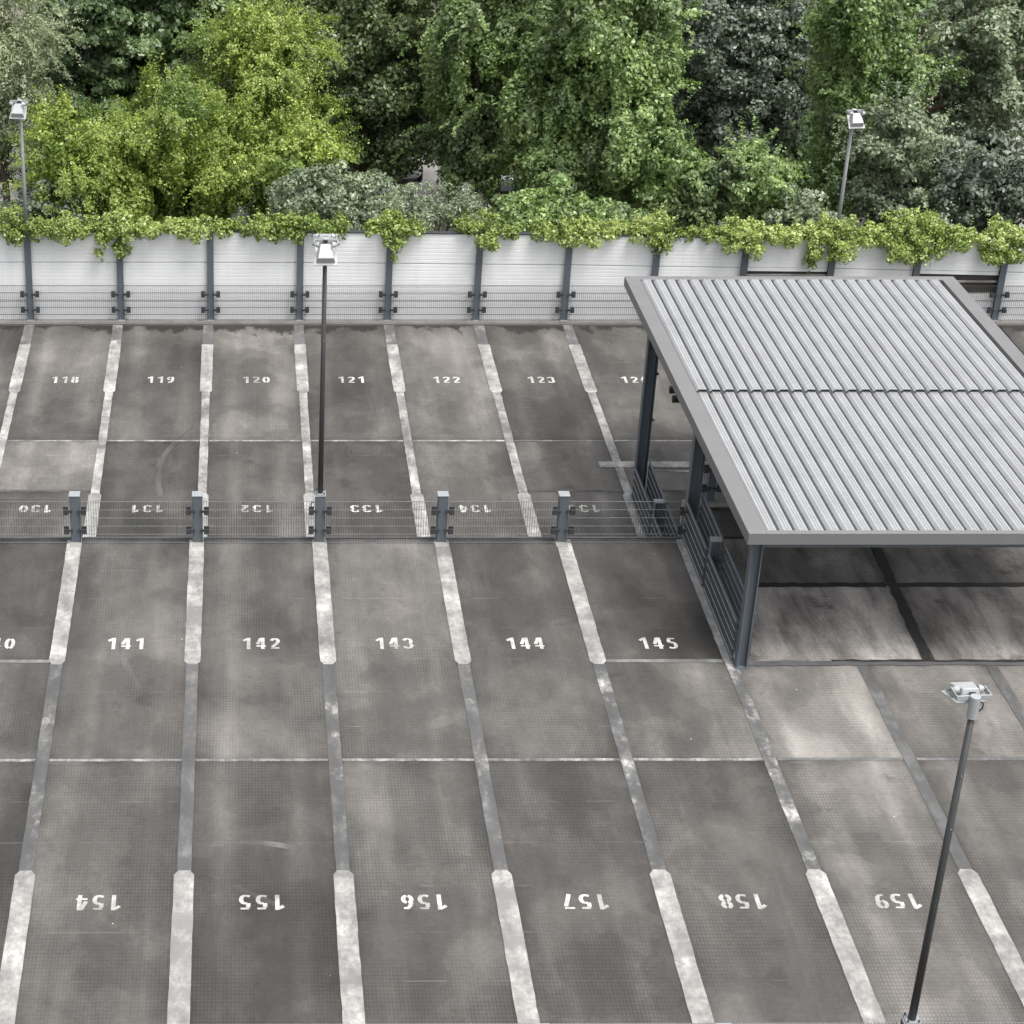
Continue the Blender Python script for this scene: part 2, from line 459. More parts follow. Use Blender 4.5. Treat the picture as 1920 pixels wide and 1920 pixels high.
# thin cross joints
def cross(deck, x0, x1, y, z, wd, cover, under):
    n = int((x1 - x0) / .25); rng = random.Random(int(y * 10))
    A = [(x0 + (x1 - x0) * i / n, y - wd / 2 + rng.uniform(-.008, .008)) for i in range(n + 1)]
    B = [(x0 + (x1 - x0) * i / n, y + wd / 2 + rng.uniform(-.008, .008)) for i in range(n + 1)]
    MB().prism(A + B[::-1], z, z + .006).build('joint_line', MAT['paint'], deck, col=(cover, under, 0))
for i in range(13):
    cross(upper, LX[i] + .12, LX[i + 1] - .12, 29.2, .001, .075, .47 if i < 7 else .3, .11)
    cross(lower, LX[i] + .12, LX[i + 1] - .12, 45.6, H + .001, .075, (.42, .45, .56, .6, .56, .55, .40, .66, .66, .6, .6, .6, .6)[i], .12)
cross(upper, -5.7, -3.55, 32.4, .001, .10, .12, .13)
cross(upper, 6.8, 8.97, 32.4, .001, .10, .18, .13)
for i in (0, 1, 6, 7): cross(lower, LX[i] + .15, LX[i + 1] - .15, 42.9, H + .001, .09, .05, .07)
# tar seams below the canopy
def seam(pts, wd, mat, z=.002):
    rng = random.Random(int(pts[0][0] * 31)); (xa, ya), (xb, yb) = pts
    n = max(3, int(math.hypot(xb - xa, yb - ya) / .2)); dx, dy = xb - xa, yb - ya; l = math.hypot(dx, dy); nx, ny = -dy / l, dx / l
    A, B = [], []
    for i in range(n + 1):
        t = i / n; w1 = wd / 2 + rng.uniform(-.02, .02); w2 = wd / 2 + rng.uniform(-.02, .02)
        A.append((xa + dx * t + nx * w1, ya + dy * t + ny * w1)); B.append((xa + dx * t - nx * w2, ya + dy * t - ny * w2))
    MB().prism(B + A[::-1], z, z + .004).build('tar_seam', mat, upper)
seam([(9.35, 35.23), (12.80, 35.23)], .17, MAT['tar']); seam([(13.05, 35.23), (19.2, 35.23)], .17, MAT['tar'], .0035)
seam([(13.05, 37.1), (12.80, 32.42)], .20, MAT['tar'], .0075)
seam([(9.42, 32.30), (20, 32.30)], .16, MAT['greyseal'], .012)
seam([(11.0, 32.38), (16, 32.36)], .06, MAT['tar'], .017)
# stop bar and arrow tip in the lower aisle
MB().box(8.66, 13.5, 44.10, 44.42, H + .014, H + .02).build('stop_bar', MAT['paint'], lower, col=(.66, .3, 0))
MB().prism([(9.9, 43.95), (12.2, 43.72), (12.2, 43.98), (11.2, 43.98)], H + .002, H + .008).build('direction_arrow', MAT['paint'], lower, col=(.66, .3, 0))

# ------------------------------------------------------------------ stencilled bay numbers
def arc(cx, cy, rx, ry, a0, a1, n=12):
    return [(cx + rx * math.cos(R(a0 + (a1 - a0) * i / n)), cy + ry * math.sin(R(a0 + (a1 - a0) * i / n))) for i in range(n + 1)]
DIG = {
 '0': [arc(.3, .5, .22, .41, 100, 260), arc(.3, .5, .22, .41, -80, 80)],
 '1': [[(.40, 0), (.40, 1)], [(.30, .90), (.06, .74)]],
 '2': [arc(.3, .70, .21, .215, 170, -20, 10) + [(.36, .42), (.13, .20)], [(.05, .09), (.58, .09)]],
 '3': [arc(.28, .70, .23, .21, 165, -60), arc(.28, .29, .24, .21, 62, -165)],
 '4': [[(.42, 0), (.42, 1)], [(.31, .97), (.07, .42)], [(.0, .27), (.32, .27)], [(.52, .27), (.62, .27)]],
 '5': [[(.10, .91), (.56, .91)], [(.155, .84), (.14, .56)], [(.20, .55), (.33, .575)] + arc(.31, .32, .22, .255, 75, -90, 8) + [(.2, .075), (.06, .12)]],
 '6': [arc(.3, .31, .22, .225, 100, 260), arc(.3, .31, .22, .225, -80, 80), [(.10, .50), (.16, .74), (.30, .90), (.52, .91)]],
 '7': [[(.04, .91), (.58, .91)], [(.50, .80), (.22, 0)]],
 '8': [arc(.3, .72, .20, .19, 105, 255), arc(.3, .72, .20, .19, -75, 75), arc(.3, .28, .22, .20, 105, 255), arc(.3, .28, .22, .20, -75, 75)],
}
DIG['9'] = [[(.6 - x, 1 - y) for x, y in s] for s in DIG['6']]
def number(deck, txt, x, y, z, flip, wtot=.70, h=.37, cover=.95):
    cell = .6; gap = .30
    tw = cell * 3 + gap * 2
    k = wtot / tw
    me = MB()
    lay = 0
    rng = random.Random(int(txt))
    for ci, ch in enumerate(txt):
        ox = -tw / 2 + ci * (cell + gap)
        for st in DIG[ch]:
            A, B = [], []
            for j, (px, py) in enumerate(st):
                q0 = st[max(0, j - 1)]; q1 = st[min(len(st) - 1, j + 1)]
                dx, dy = (q1[0] - q0[0]) * k, (q1[1] - q0[1]) * h
                l = math.hypot(dx, dy); nx, ny = -dy / l, dx / l
                # heavy verticals, thinner horizontals (foreshortening of the stencil)
                t = .021 + .013 * abs(nx)
                X, Y = (ox + px) * k, (py - .5) * h
                A.append((X + nx * t, Y + ny * t)); B.append((X - nx * t, Y - ny * t))
            if flip:
                A = [(-a, -b) for a, b in A]; B = [(-a, -b) for a, b in B]
            n = len(A); zz = z + .0022 + .0006 * (lay % 4); lay += 1
            me.add([(x + a, y + b, zz) for a, b in A] + [(x + a, y + b, zz) for a, b in B], [(n + j, n + j + 1, j + 1, j) for j in range(n - 1)])
    me.build('bay_number', MAT['paint'], deck, col=(cover, .12, .5))
for i, (n, x) in enumerate([(140, -4.60), (141, -2.15), (142, .39), (143, 2.90), (144, 5.37), (145, 7.88)]): number(upper, str(n), x, 33.03, 0, 0, .70, .40, (.9, .66, .85, 1, .85, 1)[i])
for i, (n, x) in enumerate([(153, -4.72), (154, -2.20), (155, .34), (156, 2.86), (157, 5.37), (158, 7.82), (159, 10.24)]): number(upper, str(n), x, 25.35, 0, 1, .70, .37, (.9, .95, .72, .75, 1, .78, .68)[i])
for n, x in [(117, -7.1), (118, -4.60), (119, -2.09), (120, .42), (121, 2.92), (122, 5.42), (123, 7.91), (124, 10.37)]: number(lower, str(n), x, 49.28, H, 0, .70, .40)
for n, x in [(130, -4.73), (131, -2.15), (132, .39), (133, 2.93), (134, 5.44), (135, 7.96)]: number(lower, str(n), x, 42.0, H, 1, .74, .36)

# scuffs left by tyres
def scuff(deck, pts, z, tone, wd=.13):
    P2 = []
    for i in range(len(pts) - 1):
        a, b, c, e = (Vector(pts[max(0, min(len(pts) - 1, i + q))]) for q in (-1, 0, 1, 2))
        for k in range(6):
            t = k / 6
            P2.append(.5 * ((2 * b) + (c - a) * t + (2 * a - 5 * b + 4 * c - e) * t * t + (3 * b - a - 3 * c + e) * t ** 3))
    P2.append(Vector(pts[-1])); A, B = [], []
    for i, p in enumerate(P2):
        dv = (P2[min(i + 1, len(P2) - 1)] - P2[max(i - 1, 0)]).normalized(); nn = Vector((-dv.y, dv.x))
        w2 = wd * .5 * min(1, (i + .4) / 6)
        A.append(p + nn * w2); B.append(p - nn * w2)
    n = len(A); a = srgb(tone) * K_SLAB
    MB().add([(p.x, p.y, z) for p in A + B], [(n + j, n + j + 1, j + 1, j) for j in range(n - 1)]).build('tyre_mark', MAT['slab'], deck, col=(a * 1.06, a * .995, a * .96))
scuff(upper, [(-.69, 26.73), (-.31, 26.85), (.12, 26.89), (.54, 26.83), (.99, 26.7)], .0015, 118)
scuff(upper, [(-.62, 26.12), (-.14, 25.81), (.27, 25.5), (.72, 25.18)], .0015, 106, .10)
scuff(upper, [(-2.28, 33.07), (-2.16, 32.46), (-2.0, 31.92), (-1.82, 31.44)], .0015, 116, .12)
scuff(lower, [(-1.16, 46.44), (-1.63, 45.45), (-1.92, 44.5), (-1.97, 43.6), (-1.87, 42.6)], H + .0015, 104, .14)

# ------------------------------------------------------------------ wire mesh panels
def wire_mesh(length, z0, z1, pitch=.05, hp=.2, along='x', rv=.0036, rh=.0021, mats=('wire', 'wirelight')):
    m = MB()
    n = int(length / pitch)
    for i in range(n + 1):
        a = i * length / n
        if along == 'x': m.box(a - rv, a + rv, -rv, rv, z0, z1)
        else: m.box(-rv, rv, a - rv, a + rv, z0, z1)
    nv = len(m.f)
    k = int(round((z1 - z0) / hp))
    for i in range(k + 1):
        z = z0 + .008 + (z1 - z0 - .016) * i / k
        for s in (-1, 1):
            o = s * (rv + rh + .0004)
            if along == 'x': m.box(0, length, o - rh, o + rh, z - rh, z + rh)
            else: m.box(o - rh, o + rh, 0, length, z - rh, z + rh)
    me = m.mesh('mesh_panel')
    me.materials.append(MAT[mats[0]]); me.materials.append(MAT[mats[1]])
    me.polygons.foreach_set('material_index', [0] * nv + [1] * (len(m.f) - nv))
    return me

def clamp_mesh(sgn, reach=.17):
    m = MB()
    m.box(min(0, sgn * reach), max(0, sgn * reach), -.02, .02, -.022, .022)
    a = sgn * (reach - .04)
    m.box(a - .05, a + .05, .021, .045, -.09, .09)
    m.box(a - .05, a + .05, -.06, -.021, -.055, .055)
    return m.mesh('clamp')
CL = {s: clamp_mesh(s) for s in (-1, 1)}
CLI = {s: clamp_mesh(s, .20) for s in (-1, 1)}

def post_box(name, parent, x, y, z0, z1, wx=.20, wy=.20, clamps=(), sides=(-1, 1), CLD=CL, front=True):
    p = MB().box(-wx / 2, wx / 2, -wy / 2, wy / 2, 0, z1 - z0).build(name, MAT['steel'], parent, bevel=.012)
    p.location = (x, y, z0)
    q = MB().box(-wx / 2 - .012, wx / 2 + .012, -wy / 2 - .012, wy / 2 + .012, z1 - z0 + .001, z1 - z0 + .02).build('post_cap', MAT['galv'], p, bevel=.004)
    q = MB().box(-wx / 2 - .02, wx / 2 + .02, -wy / 2 - .20, wy / 2 + .03, -.004, .019).build('base_plate', MAT['kerb'], p)
    for zc in clamps:
        for s in sides:
            c = link('clamp', CLD[s], MAT['steel_dark'], p)
            c.location = (s * (wx / 2 - .05), -wy / 2 - .024, zc)
    return p

# fence along the edge between the two decks
fence = tag(empty('mesh_fence', (0, 37.08, 0)), 'low wire mesh fence with grey posts along the step between the two parking decks', 'fence', 'wire mesh fences on the parking decks')
FXS = [-5.86, -3.37, -0.87, 1.63, 4.13, 6.60]
fence_y = 0
for i, x in enumerate(FXS):
    post_box('post', fence, x, 0, .0, 1.07, clamps=(.30, .74))
pm = {}
def add_mesh(parent, x0, x1, y, z0, z1, key=None):
    L = round(x1 - x0, 3)
    k = (L, z0, z1)
    if k not in pm: pm[k] = wire_mesh(L, z0, z1)
    o = link('mesh_panel', pm[k], MAT['wire'], parent); o.location = (x0, y, 0)
    return o
xs = [-8.4] + FXS + [9.14]
for a, b in zip(xs[:-1], xs[1:]):
    add_mesh(fence, a + .13, b - .13, -.14, .03, .985)
for zc in (.30, .74):                       # clamps on the canopy post end
    c = link('clamp', CL[-1], MAT['steel_dark'], fence); c.location = (9.14, -.14, zc)

# fence along the front edge of the upper deck
fence2 = tag(empty('mesh_fence', (0, 21.44, 0)), 'wire mesh fence top just visible along the bottom edge by the tall near lamp', 'fence', 'wire mesh fences on the parking decks')
xs2 = [-5.86, -3.37, -.87, 1.63, 4.13, 6.62, 9.14, 11.6, 14.0, 16.4]
for x in xs2: post_box('post', fence2, x, 0, 0, 1.07 if abs(x - 9.14) < .1 else .925, clamps=(.30, .74))
for a, b in zip(xs2[:-1], xs2[1:]): add_mesh(fence2, a + .13, b - .13, .13, .03, .925)

# fence on the canopy landing
fence3 = tag(empty('mesh_fence', (0, 38.64, .1)), 'short wire mesh fence on the white kerb under the canopy behind the second post', 'fence', 'wire mesh fences on the parking decks')
for x in (9.98, 12.4, 14.8): post_box('post', fence3, x, 0, 0, 1.1, .16, .14, clamps=(.35, .8))
for a, b in ((9.45, 9.98), (9.98, 12.4), (12.4, 14.8)): add_mesh(fence3, a + .08, b - .08, -.1, .05, 1.05)

# ------------------------------------------------------------------ noise barrier along the far edge
wall = tag(empty('noise_barrier', (0, 53.25, H)), 'long white panelled noise barrier with grey steel posts along the far deck edge', 'wall')
WX = [-8.35, -5.83, -3.31, -.82, 1.655, 4.11, 6.58, 9.04, 11.47, 13.92, 16.33, 18.71, 21.11, 23.5]
WT = [2.66, 2.67, 2.67, 2.67, 2.66, 2.64, 2.61, 2.59, 2.54, 2.50, 2.47, 2.41, 2.35, 2.3]
def panel_mesh(x0, x1, zb0, zt0, zb1, zt1, rib=.105, dep=.0035):
    """ribbed cassette: horizontal ribs, top and bottom following the two given heights"""
    m = MB(); n = max(2, int(round((zt0 - zb0) / rib)))
    prof = []
    for i in range(n):
        a, b = i / n, (i + 1) / n
        e = (b - a)
        prof += [(a + e * .06, 0), (a + e * .80, dep * .18), (a + e * .86, dep), (a + e * .99, dep)]
    prof = [(0, .03)] + prof + [(1, .03)]
    vs = []
    for t, y in prof:
        vs += [(x0, y, zb0 + (zt0 - zb0) * t), (x1, y, zb1 + (zt1 - zb1) * t)]
    k = len(prof)
    fs = [(2 * i, 2 * i + 1, 2 * i + 3, 2 * i + 2) for i in range(k - 1)]
    m.add(vs, fs)
    # back sheet closes the cassette
    m.add([(x0, .12, zb0), (x1, .12, zb1), (x1, .12, zt1), (x0, .12, zt0)], [(0, 3, 2, 1)])
    m.add([(x0, .03, zb0), (x1, .03, zb1), (x1, .12, zb1), (x0, .12, zb0)], [(0, 3, 2, 1)])
    m.add([(x0, .03, zt0), (x1, .03, zt1), (x1, .12, zt1), (x0, .12, zt0)], [(0, 1, 2, 3)])
    return m
for i in range(len(WX) - 1):
    a, b = WX[i] + .075, WX[i + 1] - .075
    ta, tb = WT[i], WT[i + 1]
    sa, sb = 1.76 - (2.67 - ta) * .85, 1.76 - (2.67 - tb) * .85
    ra, rb = .60, .60
    slot = i in (9, 11)
    panel_mesh(a, b, .04, ra - .006, .04, rb - .006).build('wall_panel', MAT['panel'], wall)
    if slot:
        top = .22 if i == 9 else .42
        panel_mesh(a, b, ra + .006, sa - top - .25, rb + .006, sb - top - .25).build('wall_panel', MAT['panel'], wall)
        MB().box(a, b, .10, .14, sa - top - .27, sa).build('hatch_back', MAT['hollow'], wall)
        MB().box(a + .02, b - .02, -.02, .02, sa - top * .55 - .12, sa - top * .55 - .07).build('hatch_rail', MAT['kerb'], wall)
        panel_mesh(a, b, sa - .10, sa + .0, sb - .10, sb + .0).build('wall_panel', MAT['panel'], wall)
    else:
        panel_mesh(a, b, ra + .006, sa - .008, rb + .006, sb - .008).build('wall_panel', MAT['panel'], wall)
    panel_mesh(a, b, sa + .008, ta - .03, sb + .008, tb - .03).build('wall_panel', MAT['panel'], wall)
    c = MB().hull8([(a - .07, -.03, ta - .028), (b + .07, -.03, tb - .028), (b + .07, .15, tb - .028), (a - .07, .15, ta - .028)],
                   [(a - .07, -.03, ta), (b + .07, -.03, tb), (b + .07, .15, tb), (a - .07, .15, ta)]).build('coping', MAT['steel_dark'], wall)
    # guard mesh in front of the panels
    L = round(b - a - .04, 3)
    k = ('w', L)
    if k not in pm: pm[k] = wire_mesh(L, .06, 1.15, .055, .2, rv=.003, rh=.0042, mats=('wire', 'wire'))
    o = link('mesh_panel', pm[k], MAT['wire'], wall); o.location = (a + .02, -.17, 0)
for i, (x, t) in enumerate(zip(WX, WT)):
    # rolled H post: two flanges and a web
    p = MB().box(-.09, .09, -.115, -.098, 0, t - .06).box(-.09, .09, .148, .165, 0, t - .06).box(-.012, .012, -.098, .148, 0, t - .06).build('post', MAT['steel'], wall)
    p.location = (x, 0, 0)
    MB().box(-.11, .11, -.185, .2, .076, .10).build('base_plate', MAT['galv'], p)
    for zc in (.40, .86):
        for s in (-1, 1):
            c = link('clamp', CLI[s], MAT['steel_dark'], p); c.location = (s * .05, -.145, zc)
MB().box(-10, 24, -.19, .20, -.02, .075).build('foot_kerb', MAT['kerb'], wall)
tag(MB().box(-10, 24, 52.93, 53.055, H - .01, H + .004).build('wall_foot_strip', MAT['base']), kind='structure')  # plain flat dark strip along the foot of the noise barrier
tag(MB().box(-11, 24, 53.61, 53.9, GZ, H - .01).build('garage_wall', MAT['kerb']), kind='structure')

# ------------------------------------------------------------------ canopy
can = tag(empty('canopy', (9.0, 31.87, 0)), 'flat silver ribbed metal canopy with grey fascia on dark steel posts', 'canopy')
CX0, CX1, CY0, CY1 = 9.0, 16.72, 31.87, 45.0
SLP = -.0198
def rz(y): return 2.985 + (y - CY0) * SLP
Wo = 9.0, 31.87                      # part coordinates are relative to the empty
def cbox(m, x0, x1, y0, y1, dz0, dz1):
    """box whose bottom and top follow the roof slope"""
    X0, X1, Y0, Y1 = x0 - 9.0, x1 - 9.0, y0 - 31.87, y1 - 31.87
    return m.hull8([(X0, Y0, rz(y0) + dz0), (X1, Y0, rz(y0) + dz0), (X1, Y1, rz(y1) + dz0), (X0, Y1, rz(y1) + dz0)],
                   [(X0, Y0, rz(y0) + dz1), (X1, Y0, rz(y0) + dz1), (X1, Y1, rz(y1) + dz1), (X0, Y1, rz(y1) + dz1)])
FH = -.235
cbox(MB(), CX0, CX0 + .33, CY0 + .122, 38.4, FH, 0).build('fascia', MAT['fascia'], can, bevel=.006)
cbox(MB(), CX0, CX0 + .33, 38.404, CY1 - .222, FH, 0).build('fascia', MAT['fascia'], can, bevel=.006)
cbox(MB(), CX1 - .33, CX1, CY0 + .122, CY1 - .222, FH, 0).build('fascia', MAT['fascia'], can, bevel=.006)
cbox(MB(), CX0, CX1, CY0, CY0 + .12, FH, 0).build('fascia', MAT['fascia'], can, bevel=.006)
cbox(MB(), CX0, CX1, CY1 - .22, CY1, FH, 0).build('fascia', MAT['fascia'], can, bevel=.006)
NR, PI0 = 25, 9.405
PT = (16.12 - 9.405) / 24.0
def sheet(name, y0, y1, lift, x0=CX0 + .335, x1=CX1 - .335):
    prof = []
    dp = -.155
    prof.append((x0, dp))
    for k in range(NR):
        a = PI0 + k * PT
        prof += [(a - .064, dp), (a - .050, -.046), (a, 0), (a + .045, 0), (a + .053, -.010), (a + .061, 0), (a + .092, 0), (a + .100, -.010), (a + .108, 0), (a + .150, 0), (a + .160, dp)]
    prof.append((x1, dp))
    m = MB()
    vs = []
    for y in (y0, y1):
        for s in (0, -.006):
            vs += [(x - 9.0, y - 31.87, rz(y) + lift + z + s) for x, z in prof]
    n = len(prof)
    fs = []
    for i in range(n - 1):
        fs.append((i, i + 1, 2 * n + i + 1, 2 * n + i))
        fs.append((n + i + 1, n + i, 3 * n + i, 3 * n + i + 1))
        fs.append((i + 1, i, n + i, n + i + 1))
        fs.append((2 * n + i, 2 * n + i + 1, 3 * n + i + 1, 3 * n + i))
    m.add(vs, fs)
    return m.build(name, MAT['roof'], can)
sheet('roof_sheet', CY0 + .13, 38.60, -.055)
sheet('roof_sheet', 38.28, CY1 - .25, .012)
# edge beams, cross beams and purlins below the sheets
for y in (32.23, 37.30, 42.55):
    cbox(MB(), CX0 + .35, CX1 - .35, y - .07, y + .07, -.44, -.22).build('beam', MAT['steel'], can)
for x in (10.6, 12.2, 13.8, 15.4):
    cbox(MB(), x - .04, x + .04, CY0 + .3, CY1 - .3, -.215, -.17).build('purlin', MAT['steel'], can)
def hpost(x, y, z0, z1, d=.20, w=.20):
    m = MB().box(-d / 2, -d / 2 + .022, -w / 2, w / 2, z0, z1).box(d / 2 - .022, d / 2, -w / 2, w / 2, z0, z1).box(-d / 2 + .022, d / 2 - .022, -.008, .008, z0, z1)
    m.box(-d / 2 - .03, d / 2 + .03, -w / 2 - .03, w / 2 + .03, z0, z0 + .022)
    return m
P = []
for x in (9.27, 16.45):
    for y, z0 in ((32.23, .0), (37.32, H), (42.55, H)):
        p = hpost(x - 9, y - 31.87, z0, rz(y) - .25)
        p.v = [(vx + x - 9, vy + y - 31.87, vz) for vx, vy, vz in p.v]
        P.append(p.build('post', MAT['steel'], can))
dp = MB().tube([(.42, 10.70, H + .05), (.42, 10.70, 2.2), (.36, 10.70, 2.45)], .038, 10).build('downpipe', MAT['steel'], can, smooth=True)
for z in (.15, 1.3): MB().box(.36, .49, 10.64, 10.76, z, z + .03).build('pipe_bracket', MAT['steel_dark'], dp)
dp2 = MB().tube([(.42, 5.47, H + .05), (.42, 5.47, 2.3)], .036, 10).build('downpipe', MAT['steel'], can, smooth=True)
for yy, z in ((7.05, 2.55), (6.70, 2.50)):
    MB().box(-.05, .10, yy, yy + .10, z - .07, z + .06).build('light_clip', MAT['black'], can)

# guard rails beside the canopy
def rail(name, y0, y1, ymid, z0, label):
    g = tag(empty(name, (9.14, y0, z0)), label, 'railing', 'railings beside the canopy')
    m = hpost(0, 0, 0, 1.12, .20, .17); p = m.build('post', MAT['steel'], g); p.location = (.13, ymid - y0, 0)
    MB().box(-.105, .105, -.09, .09, 1.1205, 1.145).build('post_cap', MAT['galv'], p)
    for a, b in ((y0 + .12, ymid - .10), (ymid + .10, y1 - .12)):
        for xo, zt, zb in ((0, .86, .08), (.31, 1.05, .08)):
            me = wire_mesh(b - a, zb, zt, .05, .19, 'y', .009, .006, mats=('wiredark', 'galv'))
            o = link('mesh_panel', me, MAT['steel'], g); o.location = (xo, a - y0, 0)
            MB().box(xo - .012, xo + .012, a - y0, b - y0, zt + .002, zt + .022).build('top_rail', MAT['steel'], g)
        MB().box(-.02, .02, a - y0, b - y0, .02, .07).build('bottom_rail', MAT['steel'], g)
    for zc in (.28, .72):
        for s in (-1, 1):
            MB().box(-.035, .02, s * .07 - .05, s * .07 + .05, zc - .03, zc + .03).build('clamp', MAT['steel_dark'], p)
    return g
rail('guard_railing', 32.25, 37.28, 35.05, 0, 'grey mesh railing on the near deck beside bay 145')
rail('guard_railing', 37.36, 42.5, 40.2, H, 'grey mesh railing on the lower far deck behind the dividing fence')

# ------------------------------------------------------------------ floodlight poles
def flood_head(root, yaw, z, tilt=8):
    """head points along +y of its own frame"""
    h = empty('floodlight', (0, 0, z), yaw); h.parent = root; h.scale = (.80, .84, .84)
    # turned about the bracket pivot
    def T(p):
        x, y, zz = p
        a = R(-tilt); yy, z2 = y - .05, zz
        return (x, .05 + yy * math.cos(a) - z2 * math.sin(a), yy * math.sin(a) + z2 * math.cos(a))
    def tb(m):
        m.v = [T(q) for q in m.v]; return m
    b = MB()
    b.hull8([(-.17, .14, -.09), (.17, .14, -.09), (.235, .56, -.09), (-.235, .56, -.09)], [(-.125, .17, .10), (.125, .17, .10), (.19, .53, .07), (-.19, .53, .07)])
    tb(b).build('housing', MAT['lampwhite'], h, bevel=.012)
    tb(MB().hull8([(-.25, .12, -.115), (.25, .12, -.115), (.28, .62, -.115), (-.28, .62, -.115)], [(-.25, .12, -.092), (.25, .12, -.092), (.28, .62, -.092), (-.28, .62, -.092)])).build('front_flange', MAT['lampwhite'], h, bevel=.006)
    tb(MB().box(-.22, .22, .16, .58, -.124, -.117)).build('glass', MAT['glass'], h)
    k = MB().box(-.285, .285, .03, .05, -.04, .05)
    for s in (-1, 1):
        k.box(s * .275 - .010, s * .275 + .010, .05, .30, -.04, .05)
    k.build('yoke', MAT['lampgrey'], h, bevel=.006)
    for s in (-1, 1):
        MB().tube([(s * .16, .28, .0), (s * .225, .28, .0), (s * .262, .28, .0)], [.07, .055, .03], 12).build('pivot_knob', MAT['lampwhite'], h, smooth=False)
        MB().tube([(s * .287, .28, 0), (s * .335, .28, 0)], .014, 8).build('bolt', MAT['steel_dark'], h)
    MB().box(-.05, .05, .055, .135, -.02, .045).build('cable_gland', MAT['black'], h)
    return h
def lamp(label, x, y, z0, z1, heads, pmat, socket=MAT['lampgrey']):
    r = tag(empty('floodlight_pole', (x, y, z0)), label, 'lamp post', 'floodlight poles of the car park')
    t = z1 - z0
    pl = MB().tube([(0, 0, .02), (0, 0, t * .35), (0, 0, t - .22)], [.055, .050, .042], 14).build('pole', pmat, r, smooth=True)
    for z in (t * .62, t * .78): MB().box(-.006, .006, -.055, -.045, z, z + .02).build('rivet', MAT['galv'], pl)
    MB().tube([(0, 0, t - .27), (0, 0, t + .05)], [.068, .066], 16).build('socket', socket, r, smooth=False, bevel=.006)
    b = MB().box(-.10, .10, -.10, .10, .002, .02)
    b.build('foot_plate', MAT['galv'], r)
    for sx in (-1, 1):
        for sy in (-1, 1): MB().tube([(sx * .075, sy * .075, .02), (sx * .075, sy * .075, .055)], .014, 6).build('bolt', MAT['steel_dark'], r)
    MB().tube([(.066, -.02, t - .02), (.105, -.02, t - .05), (.105, -.02, t - .12), (.068, -.01, t - .17)], .009, 6).build('cable', MAT['black'], r)
    for a in heads: flood_head(r, a, t, 40 if 90 < math.degrees(a) < 270 else 12)
    return r
lamp('dark double floodlight pole standing on the fence post between the decks', 1.63, 37.08, 1.095, 6.53, (R(180), 0), MAT['pole'])
cab = MB()
cab.tube([(-.16 + .05 * math.cos(a), 0, .88 + .06 * math.sin(a)) for a in [R(60 + i * 24) for i in range(11)]], .010, 6)
c = cab.build('cable_loop', MAT['black'], fence); c.location = (1.63 + .02, -.03, -.03)
lamp('nearest dark floodlight pole with its white lamp seen from behind', 9.15, 21.44, 1.095, 6.28, (R(4),), MAT['pole'])
lamp('grey floodlight pole rising from the ivy at the far left end of the wall', -5.84, 53.22, H + 2.66, 4.45, (R(172),), MAT['polegrey'])
lamp('grey floodlight pole rising from the ivy on the right above the canopy', 16.36, 53.22, H + 2.44, 4.22, (R(186),), MAT['polegrey'])

